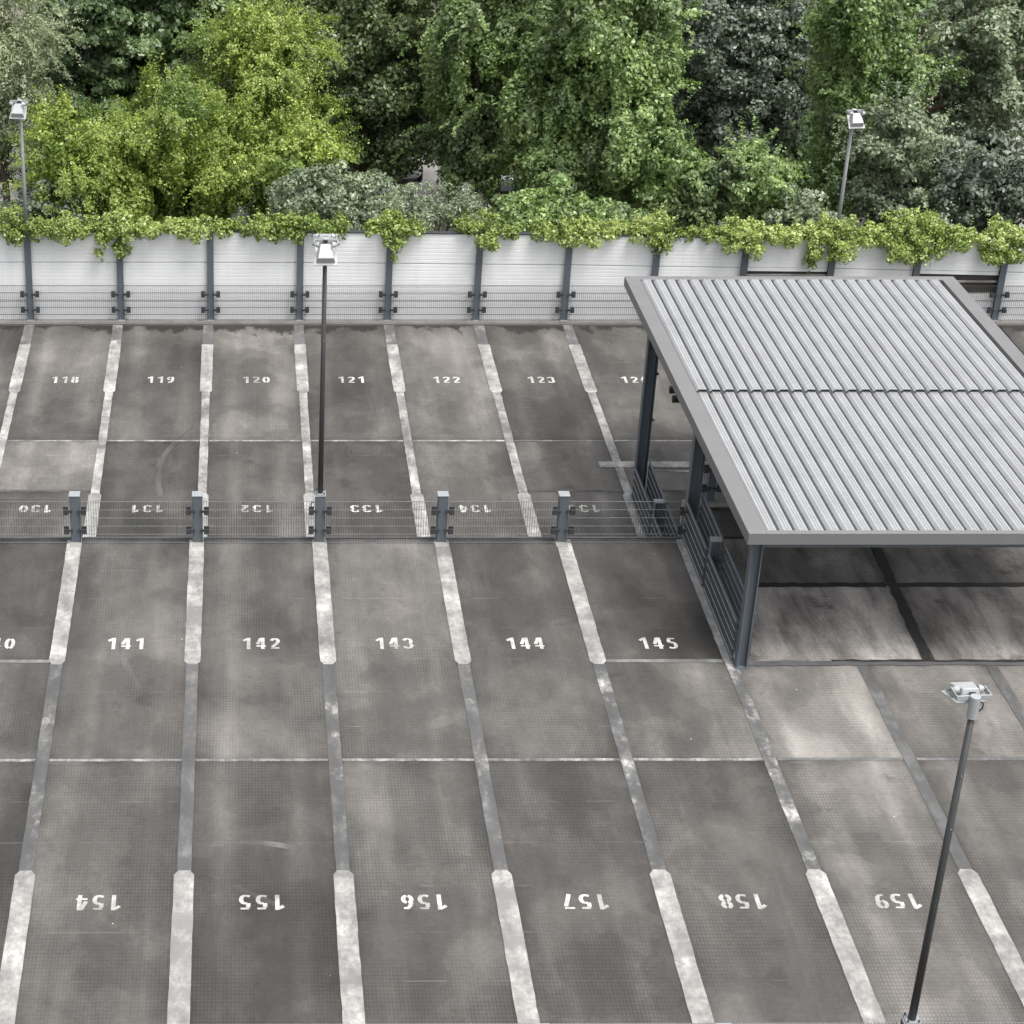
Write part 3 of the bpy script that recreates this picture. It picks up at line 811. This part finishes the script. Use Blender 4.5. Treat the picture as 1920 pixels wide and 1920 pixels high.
# ------------------------------------------------------------------ foliage
def leaf_mesh(name, lobes, density, size, csize, seed, stretch=1.0, aspect=.62, strands=0, slen=1.2, inner=.20, up=.5, drop_below=-.75, squash=.8, sleaf=.8, hang=None):
    rng = np.random.default_rng(seed)
    Lb = np.array(lobes, float)                      # x y z rx ry rz
    cen, rad = Lb[:, :3], Lb[:, 3:6]
    area = 4 * np.pi * ((rad[:, 0] * rad[:, 1]) ** 1.6 / 3 + (rad[:, 0] * rad[:, 2]) ** 1.6 / 3 + (rad[:, 1] * rad[:, 2]) ** 1.6 / 3) ** (1 / 1.6)
    ncl = max(6, int(area.sum() / (csize * csize * 2.7)))
    li = rng.choice(len(Lb), ncl, p=area / area.sum())
    dv = rng.normal(size=(ncl, 3)); dv /= np.linalg.norm(dv, axis=1)[:, None]
    rf = rng.uniform(.60, 1.18, ncl)[:, None]
    cp = cen[li] + dv * rad[li] * rf
    keep = dv[:, 2] > drop_below
    # drop clusters buried in another lobe
    for j in range(len(Lb)):
        q = (((cp - cen[j]) / rad[j]) ** 2).sum(1)
        keep &= ~((q < .42) & (li != j))
    cp, dv, li = cp[keep], dv[keep], li[keep]
    nrm = dv / rad[li]; nrm /= np.linalg.norm(nrm, axis=1)[:, None]
    per = max(10, int(density * area.sum() / max(1, len(cp))))
    cs = csize * rng.uniform(.55, 1.45, len(cp))
    cnt = np.maximum(6, (per * (cs / csize) ** 2).astype(int))
    idx = np.repeat(np.arange(len(cp)), cnt)
    N = len(idx)
    u = rng.normal(size=(N, 3)) + nrm[idx] * .8 + np.array([0, 0, up])
    u /= np.linalg.norm(u, axis=1)[:, None]
    rr = cs[idx] * (.45 + .6 * rng.random(N) ** .6)
    pts = cp[idx] + u * rr[:, None] * np.array([1, 1, squash * stretch] if hang is None else [hang[0], hang[0], hang[1]])
    ln = u + rng.normal(size=(N, 3)) * .55 + np.array([0, 0, .25])
    sz = size * rng.uniform(.6, 1.35, N)
    P, Nn, S = [pts], [ln], [sz]
    # hanging runners
    if strands:
        for k in range(strands):
            i = rng.integers(len(cp))
            if nrm[i, 2] < -.1: continue
            p = cp[i] + nrm[i] * cs[i] * .8
            v = nrm[i] * .6 + np.array([0, 0, .25]) + rng.normal(size=3) * .15
            Ls = slen * rng.uniform(.5, 1.3); st = .06; m = int(Ls / st)
            pp = []
            for q in range(m):
                v = v + np.array([0, 0, -.07]) + rng.normal(size=3) * .05
                v /= max(.6, np.linalg.norm(v))
                p = p + v * st; pp.append(p)
            pp = np.repeat(np.array(pp), 3, 0)
            pp = pp + rng.normal(size=pp.shape) * .045
            P.append(pp); Nn.append(np.array([nrm[i]] * len(pp)) + rng.normal(size=pp.shape) * .6 + [0, 0, .5]); S.append(size * sleaf * rng.uniform(.6, 1.2, len(pp)))
    # inner fill that closes the crown
    ni = int(N * inner)
    if ni:
        lj = rng.choice(len(Lb), ni, p=area / area.sum())
        d2 = rng.normal(size=(ni, 3)); d2 /= np.linalg.norm(d2, axis=1)[:, None]
        P.append(cen[lj] + d2 * rad[lj] * rng.uniform(.2, .72, ni)[:, None]); Nn.append(d2 + rng.normal(size=(ni, 3)) * .5); S.append(np.full(ni, size * 1.4))
    P = np.concatenate(P); Nn = np.concatenate(Nn); S = np.concatenate(S)
    Nn /= np.linalg.norm(Nn, axis=1)[:, None] + 1e-9
    t = rng.normal(size=P.shape) + np.array([0, 0, -.6])
    t -= (t * Nn).sum(1)[:, None] * Nn
    t /= np.linalg.norm(t, axis=1)[:, None] + 1e-9
    b = np.cross(Nn, t)
    L2 = S[:, None] * .5; W2 = S[:, None] * .5 * aspect
    fold = Nn * S[:, None] * .10
    V = np.stack([P - t * L2, P + b * W2 - fold - t * L2 * .1, P + t * L2, P - b * W2 - fold - t * L2 * .1], 1).reshape(-1, 3)
    n = len(P)
    me = bpy.data.meshes.new(name)
    me.vertices.add(4 * n); me.loops.add(4 * n); me.polygons.add(n)
    me.vertices.foreach_set('co', V.astype(np.float32).ravel())
    me.loops.foreach_set('vertex_index', np.arange(4 * n, dtype=np.int32))
    me.polygons.foreach_set('loop_start', np.arange(0, 4 * n, 4, dtype=np.int32))
    me.polygons.foreach_set('loop_total', np.full(n, 4, dtype=np.int32))
    me.update(calc_edges=True)
    return me

LEAVES = 0
def lob(L, dy=1.15):
    return [(x, y, z, a, max(.5, (a + b) / 2 * dy), b) for x, y, z, a, b in L]

def tree(name, label, cat, lobes, mat, density, size, csize, seed, trunk_x=None, bark='bark', tr=.22, group=None, **kw):
    global LEAVES
    base = (sum(l[0] for l in lobes) / len(lobes) if trunk_x is None else trunk_x, sum(l[1] for l in lobes) / len(lobes), GZ)
    root = tag(empty(name, base), label, cat, group)
    rel = [(x - base[0], y - base[1], z - base[2], a, b, c) for x, y, z, a, b, c in lobes]
    me = leaf_mesh('crown', rel, density, size, csize, seed, **kw)
    LEAVES += len(me.polygons)
    link('crown', me, mat, root)
    rng = random.Random(seed)
    zs = [l[2] for l in rel]; top = max(zs); low = min(zs)
    m = MB(); pts = []; rad = []
    for i in range(7):
        t = i / 6
        pts.append((math.sin(t * 3 + seed) * .25 * t, math.cos(t * 2 + seed) * .2 * t, -.05 + (low + (top - low) * .65) * t)); rad.append(tr * (1 - .7 * t))
    m.tube(pts, rad, 8)
    m.build('trunk', MAT[bark], root, smooth=True)
    lm = MB()
    for l in rel:
        z0 = max(.5, min(l[2] - 1.2, low + (top - low) * .5)); t = z0 / max(.1, pts[-1][2]); t = min(t, .98)
        k = min(5, int(t * 6)); f = t * 6 - k
        s = Vector(pts[k]).lerp(Vector(pts[k + 1]), f)
        e = Vector(l[:3]); mid = s.lerp(e, .5) + Vector((rng.uniform(-.2, .2), rng.uniform(-.2, .2), -.25))
        lm.tube([s, mid, e], [tr * .38, tr * .25, tr * .08], 6)
        for q in range(3):
            dq = Vector((rng.uniform(-1, 1), rng.uniform(-1, 1), rng.uniform(-.3, 1))).normalized()
            lm.tube([mid.lerp(e, .4 + .2 * q), e + Vector((dq.x * l[3], dq.y * l[4], dq.z * l[5])) * .85], [tr * .12, tr * .03], 5)
    lm.build('limbs', MAT[bark], root, smooth=True)
    return root

G_DARK = leaf_material('leaf_dark_green', (.020, .034, .013), (.088, .130, .048), (.30, .35, .17), .28, patch=(.135, .165, .060))
G_BROAD = leaf_material('leaf_maple', (.024, .048, .017), (.098, .162, .062), (.28, .37, .18), .28, patch=(.075, .125, .055))
G_VINE = leaf_material('leaf_bright_vine', (.042, .082, .013), (.205, .288, .048), (.58, .64, .19), .36, patch=(.125, .200, .050))
G_IVY = leaf_material('leaf_ivy', (.034, .072, .018), (.165, .262, .082), (.50, .60, .27), .34, patch=(.105, .145, .075))
G_GREY = leaf_material('leaf_grey_green', (.045, .065, .038), (.150, .190, .118), (.40, .46, .31), .28)
G_PALE = leaf_material('leaf_pale_willow', (.09, .108, .058), (.25, .285, .17), (.52, .55, .38), .32)
G_SLATE = leaf_material('leaf_slate_green', (.022, .033, .024), (.092, .122, .090), (.30, .35, .28), .26, patch=(.130, .160, .100))
G_WALL = leaf_material('leaf_wall_ivy', (.050, .090, .014), (.200, .285, .050), (.64, .68, .30), .34)

TL = {
'willow':[(-7.6,66.1,2.7,1.3,1.5),(-7.2,67.0,1.1,0.97,1.46),(-8.5,67.7,-0.0,1.08,1.68),(-7.7,66.7,-0.8,0.8,1.02),(-9.0,67.3,2.6,1.06,1.79),(-8.2,67,4.6,1.6,1.5)],
'maple1':[(-5.8,72.1,1.7,1.41,1.33),(-5.0,73.0,-0.0,1.63,1.18),(-6.4,73.7,-0.8,1.17,1.1),(-5.6,72.6,-1.5,1.45,0.89),(-4.2,73.3,1.6,1.15,1.16),(-5.2,73.4,3.4,1.7,1.4)],
'maple2':[(-2.9,73.1,1.1,1.43,1.46),(-2.0,74.0,-0.3,1.17,1.2),(-3.4,74.8,-1.1,1.38,1.01),(-2.3,73.6,1.9,1.34,0.96),(-1.2,74.3,1.2,1.16,1.18),(-3.7,73.3,-1.7,1.17,0.8),(-1.6,74.3,3.3,1.8,1.4),(.2,75,2.2,1.3,1.4)],
'vinetower':[(0.4,63.5,3.7,0.75,0.86),(1.6,64.2,3.4,.7,.9),(-0.2,64.0,2.5,1.1,1.03),(1.2,64.7,2.3,1.06,1.22),(-0.0,63.6,1.2,1.27,1.22),(1.5,64.3,0.7,0.94,1.24),(0.8,63.3,2.2,1.0,1.03)],
'mound1':[(-5.2,59.2,0.9,1.04,1.25),(-4.9,60.0,-0.6,1.39,1.03),(-5.9,60.5,-0.7,0.66,0.86),(-3.9,59.6,0.3,1.13,1.18)],
'mound2':[(-2.4,60.0,1.5,1.37,1.09),(-1.3,61.0,0.3,1.4,1.29),(-3.2,61.9,-0.5,1.34,1.41),(-0.2,60.6,0.1,1.23,1.37),(-2.0,61.6,-1.5,1.85,0.89)],
'mound3':[(1.4,59.4,0.7,0.88,0.92),(2.3,60.0,1.1,0.64,1.01),(0.8,60.7,-0.6,0.99,0.87),(2.0,59.8,-0.3,0.65,0.68)],
'dark1':[(3.4,68.1,2.4,1.43,1.45),(4.9,69.0,2.4,1.62,1.46),(3.1,69.7,-0.0,1.11,1.72),(4.5,68.5,0.5,1.63,1.49),(6.2,69.4,1.0,1.28,2.07),(3.8,68.1,-1.4,1.46,1.14),(5.7,69.0,-1.3,1.48,1.35),(2.7,69.6,2.8,0.91,1.1),(4.4,69,4.6,2.0,1.6)],
'ivy_left':[(7.5,65.1,3.2,1.28,1.39),(7.0,66.0,1.2,0.88,1.26),(8.5,66.8,0.8,1.24,1.28),(7.9,65.6,-0.3,1.14,1.1),(8.9,66.3,2.9,1.04,1.41),(7.6,65.4,-1.3,0.97,0.83),(8.2,66,5.0,1.5,1.4)],
'ivy_right':[(11.0,61.9,4.1,1.54,1.48),(12.5,63.0,3.6,0.99,1.35),(9.9,63.7,3.2,1.0,1.36),(11.9,62.5,2.1,1.41,1.37),(10.3,63.4,1.6,1.27,1.22),(12.2,62.0,0.5,1.5,1.3),(10.5,63.0,-0.2,1.36,1.42),(13.3,63.6,-1.1,0.95,1.27),(11.5,62.5,-1.0,1.53,0.98),(9.6,63.3,-1.1,0.77,1.08),(9.0,62.5,1.0,0.67,1.04),(11.3,63,5.6,1.6,1.2)],
'dark2':[(16.2,71.1,1.7,1.49,1.51),(18.3,72.0,1.6,1.7,1.53),(16.4,72.7,-0.7,1.16,1.59),(17.8,71.5,-0.2,1.71,1.56),(19.5,72.4,-0.2,1.34,1.97),(17.1,71.0,-1.8,1.62,1.18),(19.3,72.0,-2.1,1.35,1.0),(15.2,72.5,3.0,1.5,1.6),(17.4,72.4,3.8,2.0,1.4)],
'narrow_vine':[(19.0,63.2,4.2,1.08,1.17),(20.1,64.0,2.7,0.93,1.21),(19.1,64.6,2.3,0.94,1.05),(19.7,63.6,1.2,1.02,1.05),(19.1,64.2,0.2,0.69,0.98),(19.7,63.4,-0.5,0.86,1.07),(19.5,64.0,-1.9,0.79,1.01),(20.8,64.5,1.3,0.77,1.06),(21.2,63.8,1.7,0.68,0.69),(19.4,64,5.6,.9,1.1)],
'poplar':[(24.6,68.1,2.6,1.34,1.45),(26.0,69.0,2.6,1.27,1.46),(24.9,69.8,0.7,1.3,1.32),(25.8,68.5,0.7,1.46,1.49),(25.4,69.4,-0.7,1.3,0.96),(23.9,68.4,2.4,0.9,1.09),(26.8,69.0,1.1,1.1,1.49),(25.2,69,4.6,1.7,1.4)],
'pine':[(20.1,60.2,1.2,1.06,0.93),(21.0,61.0,-0.2,1.16,1.13),(20.2,61.6,-0.6,0.92,1.14),(20.7,60.5,-1.0,1.49,0.78),(19.7,61.2,0.2,0.66,0.86),(21.7,60.5,-0.4,0.66,0.78)],
'bush_r':[(22.2,59.2,0.1,1.05,0.93),(23.6,60.0,-0.7,1.15,1.04),(22.4,60.7,-1.5,1.0,0.7),(23.7,59.7,0.2,0.73,0.85)],
'low_vine':[(15.3,59.3,0.4,0.97,0.93),(14.6,60.0,-0.7,1.31,0.95),(16.4,60.7,-1.1,1.0,0.87),(13.8,59.7,0.1,0.81,0.85),(13.4,60.4,-1.2,0.99,0.7)],
'bush_g':[(1.9,57.3,0.4,0.94,0.74),(3.0,58.0,0.1,1.03,0.83),(4.0,58.7,-0.4,0.96,0.76),(2.4,57.5,-0.4,1.26,0.58)],
'feather':[(5.0,57.0,0.0,0.7,0.66),(4.4,57.5,-0.5,0.63,0.5),(6.2,58.1,-0.5,0.79,0.67),(6.9,57.3,-0.4,0.63,0.58)],
'low_g':[(8.0,57.4,-0.3,0.79,0.66),(9.2,58.0,-0.3,0.95,0.75),(10.3,58.7,-0.8,0.97,0.68),(11.2,57.6,-0.6,0.95,0.58),(8.6,58.4,-1.0,1.12,0.51)],
'bush_s':[(16.5,57.5,-0.3,0.71,0.67),(17.3,58.0,-0.7,0.64,0.59)],
'bush_l':[(-6.8,57.8,-0.7,0.95,0.59),(-6.1,58.5,-0.5,0.56,0.59),(-7.9,59.0,-0.9,0.64,0.68),(-5.3,58.2,-0.8,0.8,0.59)],
}
D = 250
tree('weeping_tree', 'pale grey green weeping tree at the far left behind the lamp post', 'tree', lob(TL['willow']), G_PALE, 150, .15, .42, 1, strands=420, slen=1.6, aspect=.36, stretch=1.3, tr=.2)
tree('broadleaf_tree', 'dark green broadleaf tree just right of the pale weeping tree', 'tree', lob(TL['maple1']), G_BROAD, D, .20, .50, 2, up=.8, squash=.6)
tree('broadleaf_tree', 'dark green broadleaf tree behind the left of the tall yellow green creeper tower', 'tree', lob(TL['maple2']), G_BROAD, D, .20, .50, 3, up=.8, squash=.6)
tree('creeper_tower', 'tall yellow green creeper covered tree with curling tips at upper left', 'tree', lob(TL['vinetower']), G_VINE, 420, .105, .38, 4, strands=1100, slen=1.0, hang=(.62, 1.7))
tree('creeper_mound', 'rounded yellow green creeper mound close to the left lamp post', 'shrub', lob(TL['mound1']), G_VINE, 420, .105, .36, 5, strands=700, slen=.8, hang=(.68, 1.25), group='creeper mounds behind the wall')
tree('creeper_mound', 'broad green creeper mound filling the space below the creeper tower', 'shrub', lob(TL['mound2']), G_VINE, 420, .105, .38, 6, strands=1200, slen=.8, hang=(.68, 1.25), group='creeper mounds behind the wall')
tree('creeper_mound', 'ragged creeper mound with bare brown stems between broad mound and dark tree', 'shrub', lob(TL['mound3']), G_VINE, 170, .13, .28, 7, strands=260, slen=.9, group='creeper mounds behind the wall', inner=.03)
tree('dark_tree', 'very dark green tree with spreading sprays in the upper middle left', 'tree', lob(TL['dark1']), G_DARK, 260, .16, .52, 8, up=.4)
tree('ivy_tree', 'shaded ivy covered tree left of the big bright ivy covered tree', 'tree', lob(TL['ivy_left']), G_IVY, 300, .15, .48, 9, strands=260, hang=(.74, 1.4))
tree('ivy_tree', 'largest bright green ivy covered tree rising behind the middle of the wall', 'tree', lob(TL['ivy_right']), G_IVY, 330, .15, .50, 10, strands=600, slen=.9, hang=(.72, 1.5))
tree('dark_tree', 'dark slate green tree with deep gaps right of the big ivy tree', 'tree', lob(TL['dark2']), G_SLATE, 250, .165, .55, 11)
tree('creeper_tower', 'narrow bright creeper covered tree behind the right lamp post', 'tree', lob(TL['narrow_vine']), G_IVY, 300, .15, .46, 12, strands=320, slen=.9, hang=(.72, 1.5))
tree('open_tree', 'airy grey green tree with visible branches at the upper right corner', 'tree', lob(TL['poplar']), G_GREY, 150, .18, .42, 13, bark='redbark', tr=.30, inner=.03, trunk_x=23.2)
tree('pine_shrub', 'rounded blue green shrub wrapped in yellow creeper right of the right lamp', 'shrub', lob(TL['pine']), G_GREY, 240, .14, .34, 14, strands=160)
tree('leafy_bush', 'dark bush behind the big ivy clump at the lower right of the trees', 'shrub', lob(TL['bush_r']), G_SLATE, 230, .15, .34, 15)
tree('leafy_bush', 'low green creeper bush under the dark slate green tree', 'shrub', lob(TL['low_vine']), G_IVY, 280, .15, .32, 16, strands=220, slen=.7)
tree('leafy_bush', 'grey green bush above the wall behind the middle double floodlight', 'shrub', lob(TL['bush_g']), G_GREY, 260, .12, .30, 17)
tree('feathery_bush', 'feathery pale green bush with upright twigs below the very dark tree', 'shrub', lob(TL['feather']), G_GREY, 190, .14, .26, 18, aspect=.3, up=1.2, stretch=1.5)
tree('leafy_bush', 'green low bush along the wall foot of the big bright ivy tree', 'shrub', lob(TL['low_g']), G_IVY, 250, .13, .30, 19)
tree('leafy_bush', 'small grey green bush left of the right lamp post foot', 'shrub', lob(TL['bush_s']), G_GREY, 250, .13, .30, 20)
tree('leafy_bush', 'low bush behind the ivy at the foot of the left lamp post', 'shrub', lob(TL['bush_l']), G_SLATE, 230, .13, .30, 21)
# trees beyond the lot that close the gaps
def back(label, x, y, z, r, hgt, mat, seed):
    L = [(x + random.uniform(-.5, .5) * r, y + random.uniform(-.4, .4) * r, z + k * hgt / 3, r * random.uniform(.7, 1), r, hgt * .4) for k in range(-1, 2)]
    L += [(x + s * r * .9, y, z + random.uniform(-.3, .3) * hgt, r * .7, r * .7, hgt * .33) for s in (-1, 1)]
    tree('background_tree', label, 'tree', L, mat, 60, .32, .8, seed, tr=.3, group='trees beyond the parking lot')
back('dark tree beyond the lot seen through the gap left of the creeper tower', -4, 80, -3.6, 2.6, 3.4, G_DARK, 31)
back('dark tree beyond the lot behind the very dark middle tree', 4.5, 79, -3.2, 2.8, 3.6, G_DARK, 32)
back('dark tree beyond the lot behind the shaded ivy tree', 10.5, 80, -2.6, 2.8, 3.6, G_SLATE, 33)
back('dark tree beyond the lot behind the dark slate green tree', 18.5, 81, -3.0, 3.0, 3.8, G_SLATE, 34)
back('dark tree beyond the lot left of the yellow house', 24.5, 84, -3.6, 2.4, 3.4, G_DARK, 35)
back('green tree beyond the lot showing low between the creepers and the right lamp post', 20.0, 74.5, -4.6, 2.0, 3.0, G_BROAD, 36)
back('round tree low at the right edge beyond the dark bush', 27.0, 76.5, -4.2, 2.0, 3.0, G_SLATE, 39)
back('tall tree at the top right in front of the pale house', 27.5, 90, -3.2, 2.8, 4.2, G_BROAD, 37)
back('tall tree beyond the lot at the top between the narrow creeper and the open tree', 29.0, 97, -3.8, 3.0, 4.6, G_GREY, 38)

# ------------------------------------------------------------------ ivy over the wall
def ivy(label, x, hw, ztop, zw, zhang, seed, runners=()):
    global LEAVES
    root = tag(empty('ivy_clump', (x, 53.28, zw)), label, 'climbing plant', 'ivy clumps along the top of the wall')
    rng = random.Random(seed)
    L = []
    n = max(2, int(hw / .33))
    hz = ztop - zw
    for k in range(n + 1):
        f = -1 + 2 * k / n
        env = math.sqrt(max(.12, 1 - abs(f) ** 2.2))
        hh = max(.16, hz * env * rng.uniform(.75, 1.05))
        L.append((f * hw * .80, rng.uniform(-.08, .15), hh * .30, .34 * rng.uniform(.8, 1.2), .36, max(.15, hh * .62)))
    dn = zw - zhang
    m = max(1, int(hw / .45))
    for k in range(m):
        f = (k + .5) / m * 1.3 - .65
        env = math.sqrt(max(.1, 1 - abs(f) ** 1.5))
        d1 = dn * env * rng.uniform(.55, 1)
        L.append((f * hw * .75, -.26, -d1 * .45, .26 * rng.uniform(.8, 1.3), .20, max(.12, d1 * .55)))
    for (fx, dz) in runners:
        for q in range(5):
            L.append((fx + .06 * math.sin(q * 1.3), -.24, -dz * (q + .5) / 5, .12 - .012 * q, .08, dz / 8))
    me = leaf_mesh('foliage', L, 680, .088, .16, seed, strands=int(55 * hw), slen=.24, inner=.06, up=.5, squash=.95)
    LEAVES += len(me.polygons)
    link('foliage', me, G_WALL, root)
    st = MB()
    for q in range(4):
        sx = rng.uniform(-.6, .6) * hw
        st.tube([(sx, .30, -1.2), (sx + .1, .28, -.4), (sx + .15, .12, .05), (sx + .2, -.22, -.1)], [.022, .018, .014, .006], 5)
    st.build('stems', MAT['bark'], root, smooth=True)
IV = [
('ivy clump around the foot of the left lamp post', -6.19, .65, 1.38, .82, .41, ()),
('low ivy ridge right of the left lamp post', -4.88, .65, 1.26, .82, .78, ()),
('ivy clump with two long dangling runners left of bay 119', -3.32, .98, 1.61, .82, .60, ((-.42, .85), (.12, .62))),
('ivy clump drooping over the wall post above bay 120', -1.15, .89, 1.41, .82, .62, ()),
('long low ivy clump behind the middle double floodlight', 1.23, 1.6, 1.40, .81, .72, ()),
('narrow ivy clump tapering down the post right of the middle floodlight', 4.25, .61, 1.34, .80, .34, ((-.02, .85),)),
('small ivy clump over the post above bay 122', 6.75, .78, 1.20, .77, .45, ()),
('flat ivy clump over the post above bay 123', 9.24, 1.04, 1.14, .74, .45, ()),
('round ivy clump above the left corner of the canopy', 11.45, .80, 1.39, .70, .22, ()),
('ivy clump above the canopy between round clump and right lamp', 13.84, 1.02, 1.27, .66, .17, ()),
('ivy clump around the foot of the right lamp post', 16.2, 1.15, 1.47, .60, -.23, ((-.45, 1.0),)),
('largest ivy clump right of the right lamp post', 18.52, 1.47, 1.56, .54, -.32, ()),
('ivy clump hanging over the post at the far right', 20.95, .94, 1.25, .47, -.12, ()),
]
for k, a in enumerate(IV): ivy(*a[:6], 100 + k, a[6])

# ------------------------------------------------------------------ parked cars on the lot
def car(label, x, y, rzv, paint):
    r = tag(empty('parked_car', (x, y, GZ + .02), rzv), label, 'car', 'cars parked on the lot behind the trees')
    def loft(secs, name, mat, parent):
        m = MB(); n = len(secs[0])
        m.v = [p for s in secs for p in s]
        for i in range(len(secs) - 1):
            for k in range(n):
                m.f.append((i * n + k, i * n + (k + 1) % n, (i + 1) * n + (k + 1) % n, (i + 1) * n + k))
        m.f.append(tuple(range(n - 1, -1, -1))); m.f.append(tuple((len(secs) - 1) * n + k for k in range(n)))
        o = m.build(name, mat, parent, smooth=False)
        s = o.modifiers.new('s', 'SUBSURF'); s.levels = 2; s.render_levels = 2
        return o
    def sec(xx, w, z0, z1, wt):
        return [(xx, -w, z0), (xx, w, z0), (xx, w * 1.02, (z0 + z1) / 2), (xx, wt, z1), (xx, -wt, z1), (xx, -w * 1.02, (z0 + z1) / 2)]
    loft([sec(-2.15, .70, .30, .72, .62), sec(-2.0, .86, .22, .92, .80), sec(-1.2, .90, .20, .95, .84), sec(0, .90, .20, .93, .85), sec(1.0, .90, .20, .90, .82), sec(1.9, .84, .22, .78, .72), sec(2.15, .66, .30, .62, .56)], 'body', paint, r)
    loft([sec(-1.75, .72, .88, .95, .68), sec(-1.15, .78, .88, 1.38, .60), sec(-.2, .80, .88, 1.46, .62), sec(.5, .78, .88, 1.36, .60), sec(1.15, .74, .86, .94, .70)], 'cabin', MAT['window'], r)
    loft([sec(-1.2, .56, 1.36, 1.42, .50), sec(-.3, .62, 1.40, 1.49, .56), sec(.45, .56, 1.34, 1.41, .50)], 'roof', paint, r)
    for sx in (-1.35, 1.35):
        for sy in (-.82, .82):
            wl = empty('wheel', (sx, sy, .32)); wl.parent = r
            ring = MB(); n = 24
            prof = [(.21, -.09), (.30, -.10), (.32, -.05), (.32, .05), (.30, .10), (.21, .09)]
            for k in range(n):
                a = 2 * math.pi * k / n
                ring.v += [(q * math.cos(a), yy, q * math.sin(a)) for q, yy in prof]
            for k in range(n):
                for j in range(6):
                    ring.f.append((k * 6 + j, k * 6 + (j + 1) % 6, ((k + 1) % n) * 6 + (j + 1) % 6, ((k + 1) % n) * 6 + j))
            ring.build('tyre', MAT['tyre'], wl, smooth=True)
            rim = MB()
            s = -1 if sy < 0 else 1
            rim.tube([(0, s * .04, 0), (0, s * .10, 0)], .05, 10)
            for k in range(10):
                a = 2 * math.pi * k / 10; ca, sa = math.cos(a), math.sin(a)
                rim.tube([(.04 * ca, s * .09, .04 * sa), (.215 * ca, s * .085, .215 * sa)], .018, 5)
            rim.tube([(.215 * math.cos(2 * math.pi * k / 20), s * .085, .215 * math.sin(2 * math.pi * k / 20)) for k in range(21)], .018, 5)
            rim.build('rim', MAT['rim'], wl)
    for sy in (-.62, .62):
        MB().box(1.98, 2.12, sy - .16, sy + .16, .58, .70).build('headlight', MAT['glass'], r, bevel=.03)
    return r
car('black car with silver ten spoke wheels half hidden behind the left lamp post', -10.9, 85.5, 0, MAT['carblack'])
car('silver car glimpsed through the gap under the ivy trees', 11.2, 84.9, R(92), MAT['carwhite'])
car('red car glimpsed through the dark tree on the left', 4.0, 90.5, R(90), MAT['carred'])
car('pale silver car glimpsed low through the middle dark tree', 7.0, 86.5, R(88), MAT['carwhite'])

# ------------------------------------------------------------------ houses beyond
def house(label, x, y, wd, dp, hgt, wall_m, rz_=0):
    r = tag(empty('house', (x, y, GZ), rz_), label, 'house', 'houses beyond the trees')
    wl = MB().box(-wd / 2, wd / 2, 0, dp, 0, hgt).build('wall', wall_m, r)
    rf = MB().add([(-wd / 2 - .4, -.5, hgt), (wd / 2 + .4, -.5, hgt), (wd / 2 + .4, dp + .5, hgt), (-wd / 2 - .4, dp + .5, hgt), (-wd / 2 - .4, dp / 2, hgt + dp * .4), (wd / 2 + .4, dp / 2, hgt + dp * .4)],
                  [(0, 1, 5, 4), (2, 3, 4, 5), (0, 4, 3), (1, 2, 5), (3, 2, 1, 0)]).build('roof', MAT['tile'], r)
    MB().box(wd * .2, wd * .2 + .6, dp * .55, dp * .55 + .6, hgt + .5, hgt + dp * .4 + .8).build('chimney', MAT['tile'], rf)
    nx = max(2, int(wd / 2.4))
    for f in range(max(1, int(hgt / 2.8))):
        for k in range(nx):
            xx = -wd / 2 + (k + .5) * wd / nx; zz = .9 + f * 2.8
            wn = MB().box(xx - .55, xx + .55, -.03, .05, zz, zz + 1.3).build('window', MAT['lampwhite'], r)
            MB().box(xx - .47, xx + .47, -.045, -.034, zz + .08, zz + 1.22).build('pane', MAT['window'], wn)
    return r
house('pale stucco house with brown roof glimpsed behind the open tree', 34.5, 99, 7, 8, 3.2, MAT['stucco'])
house('yellow house glimpsed low between the trunks at the right edge', 33.0, 92.5, 5.0, 4, 2.2, MAT['stucco2'])
house('white house wall glimpsed at the top between narrow creeper and open tree', 33.5, 108, 7, 8, 6.4, MAT['stucco'])
house('pinkish house wall glimpsed through the left broadleaf trees', -6, 97, 10, 8, 5, MAT['stucco'])
print('leaves', LEAVES)
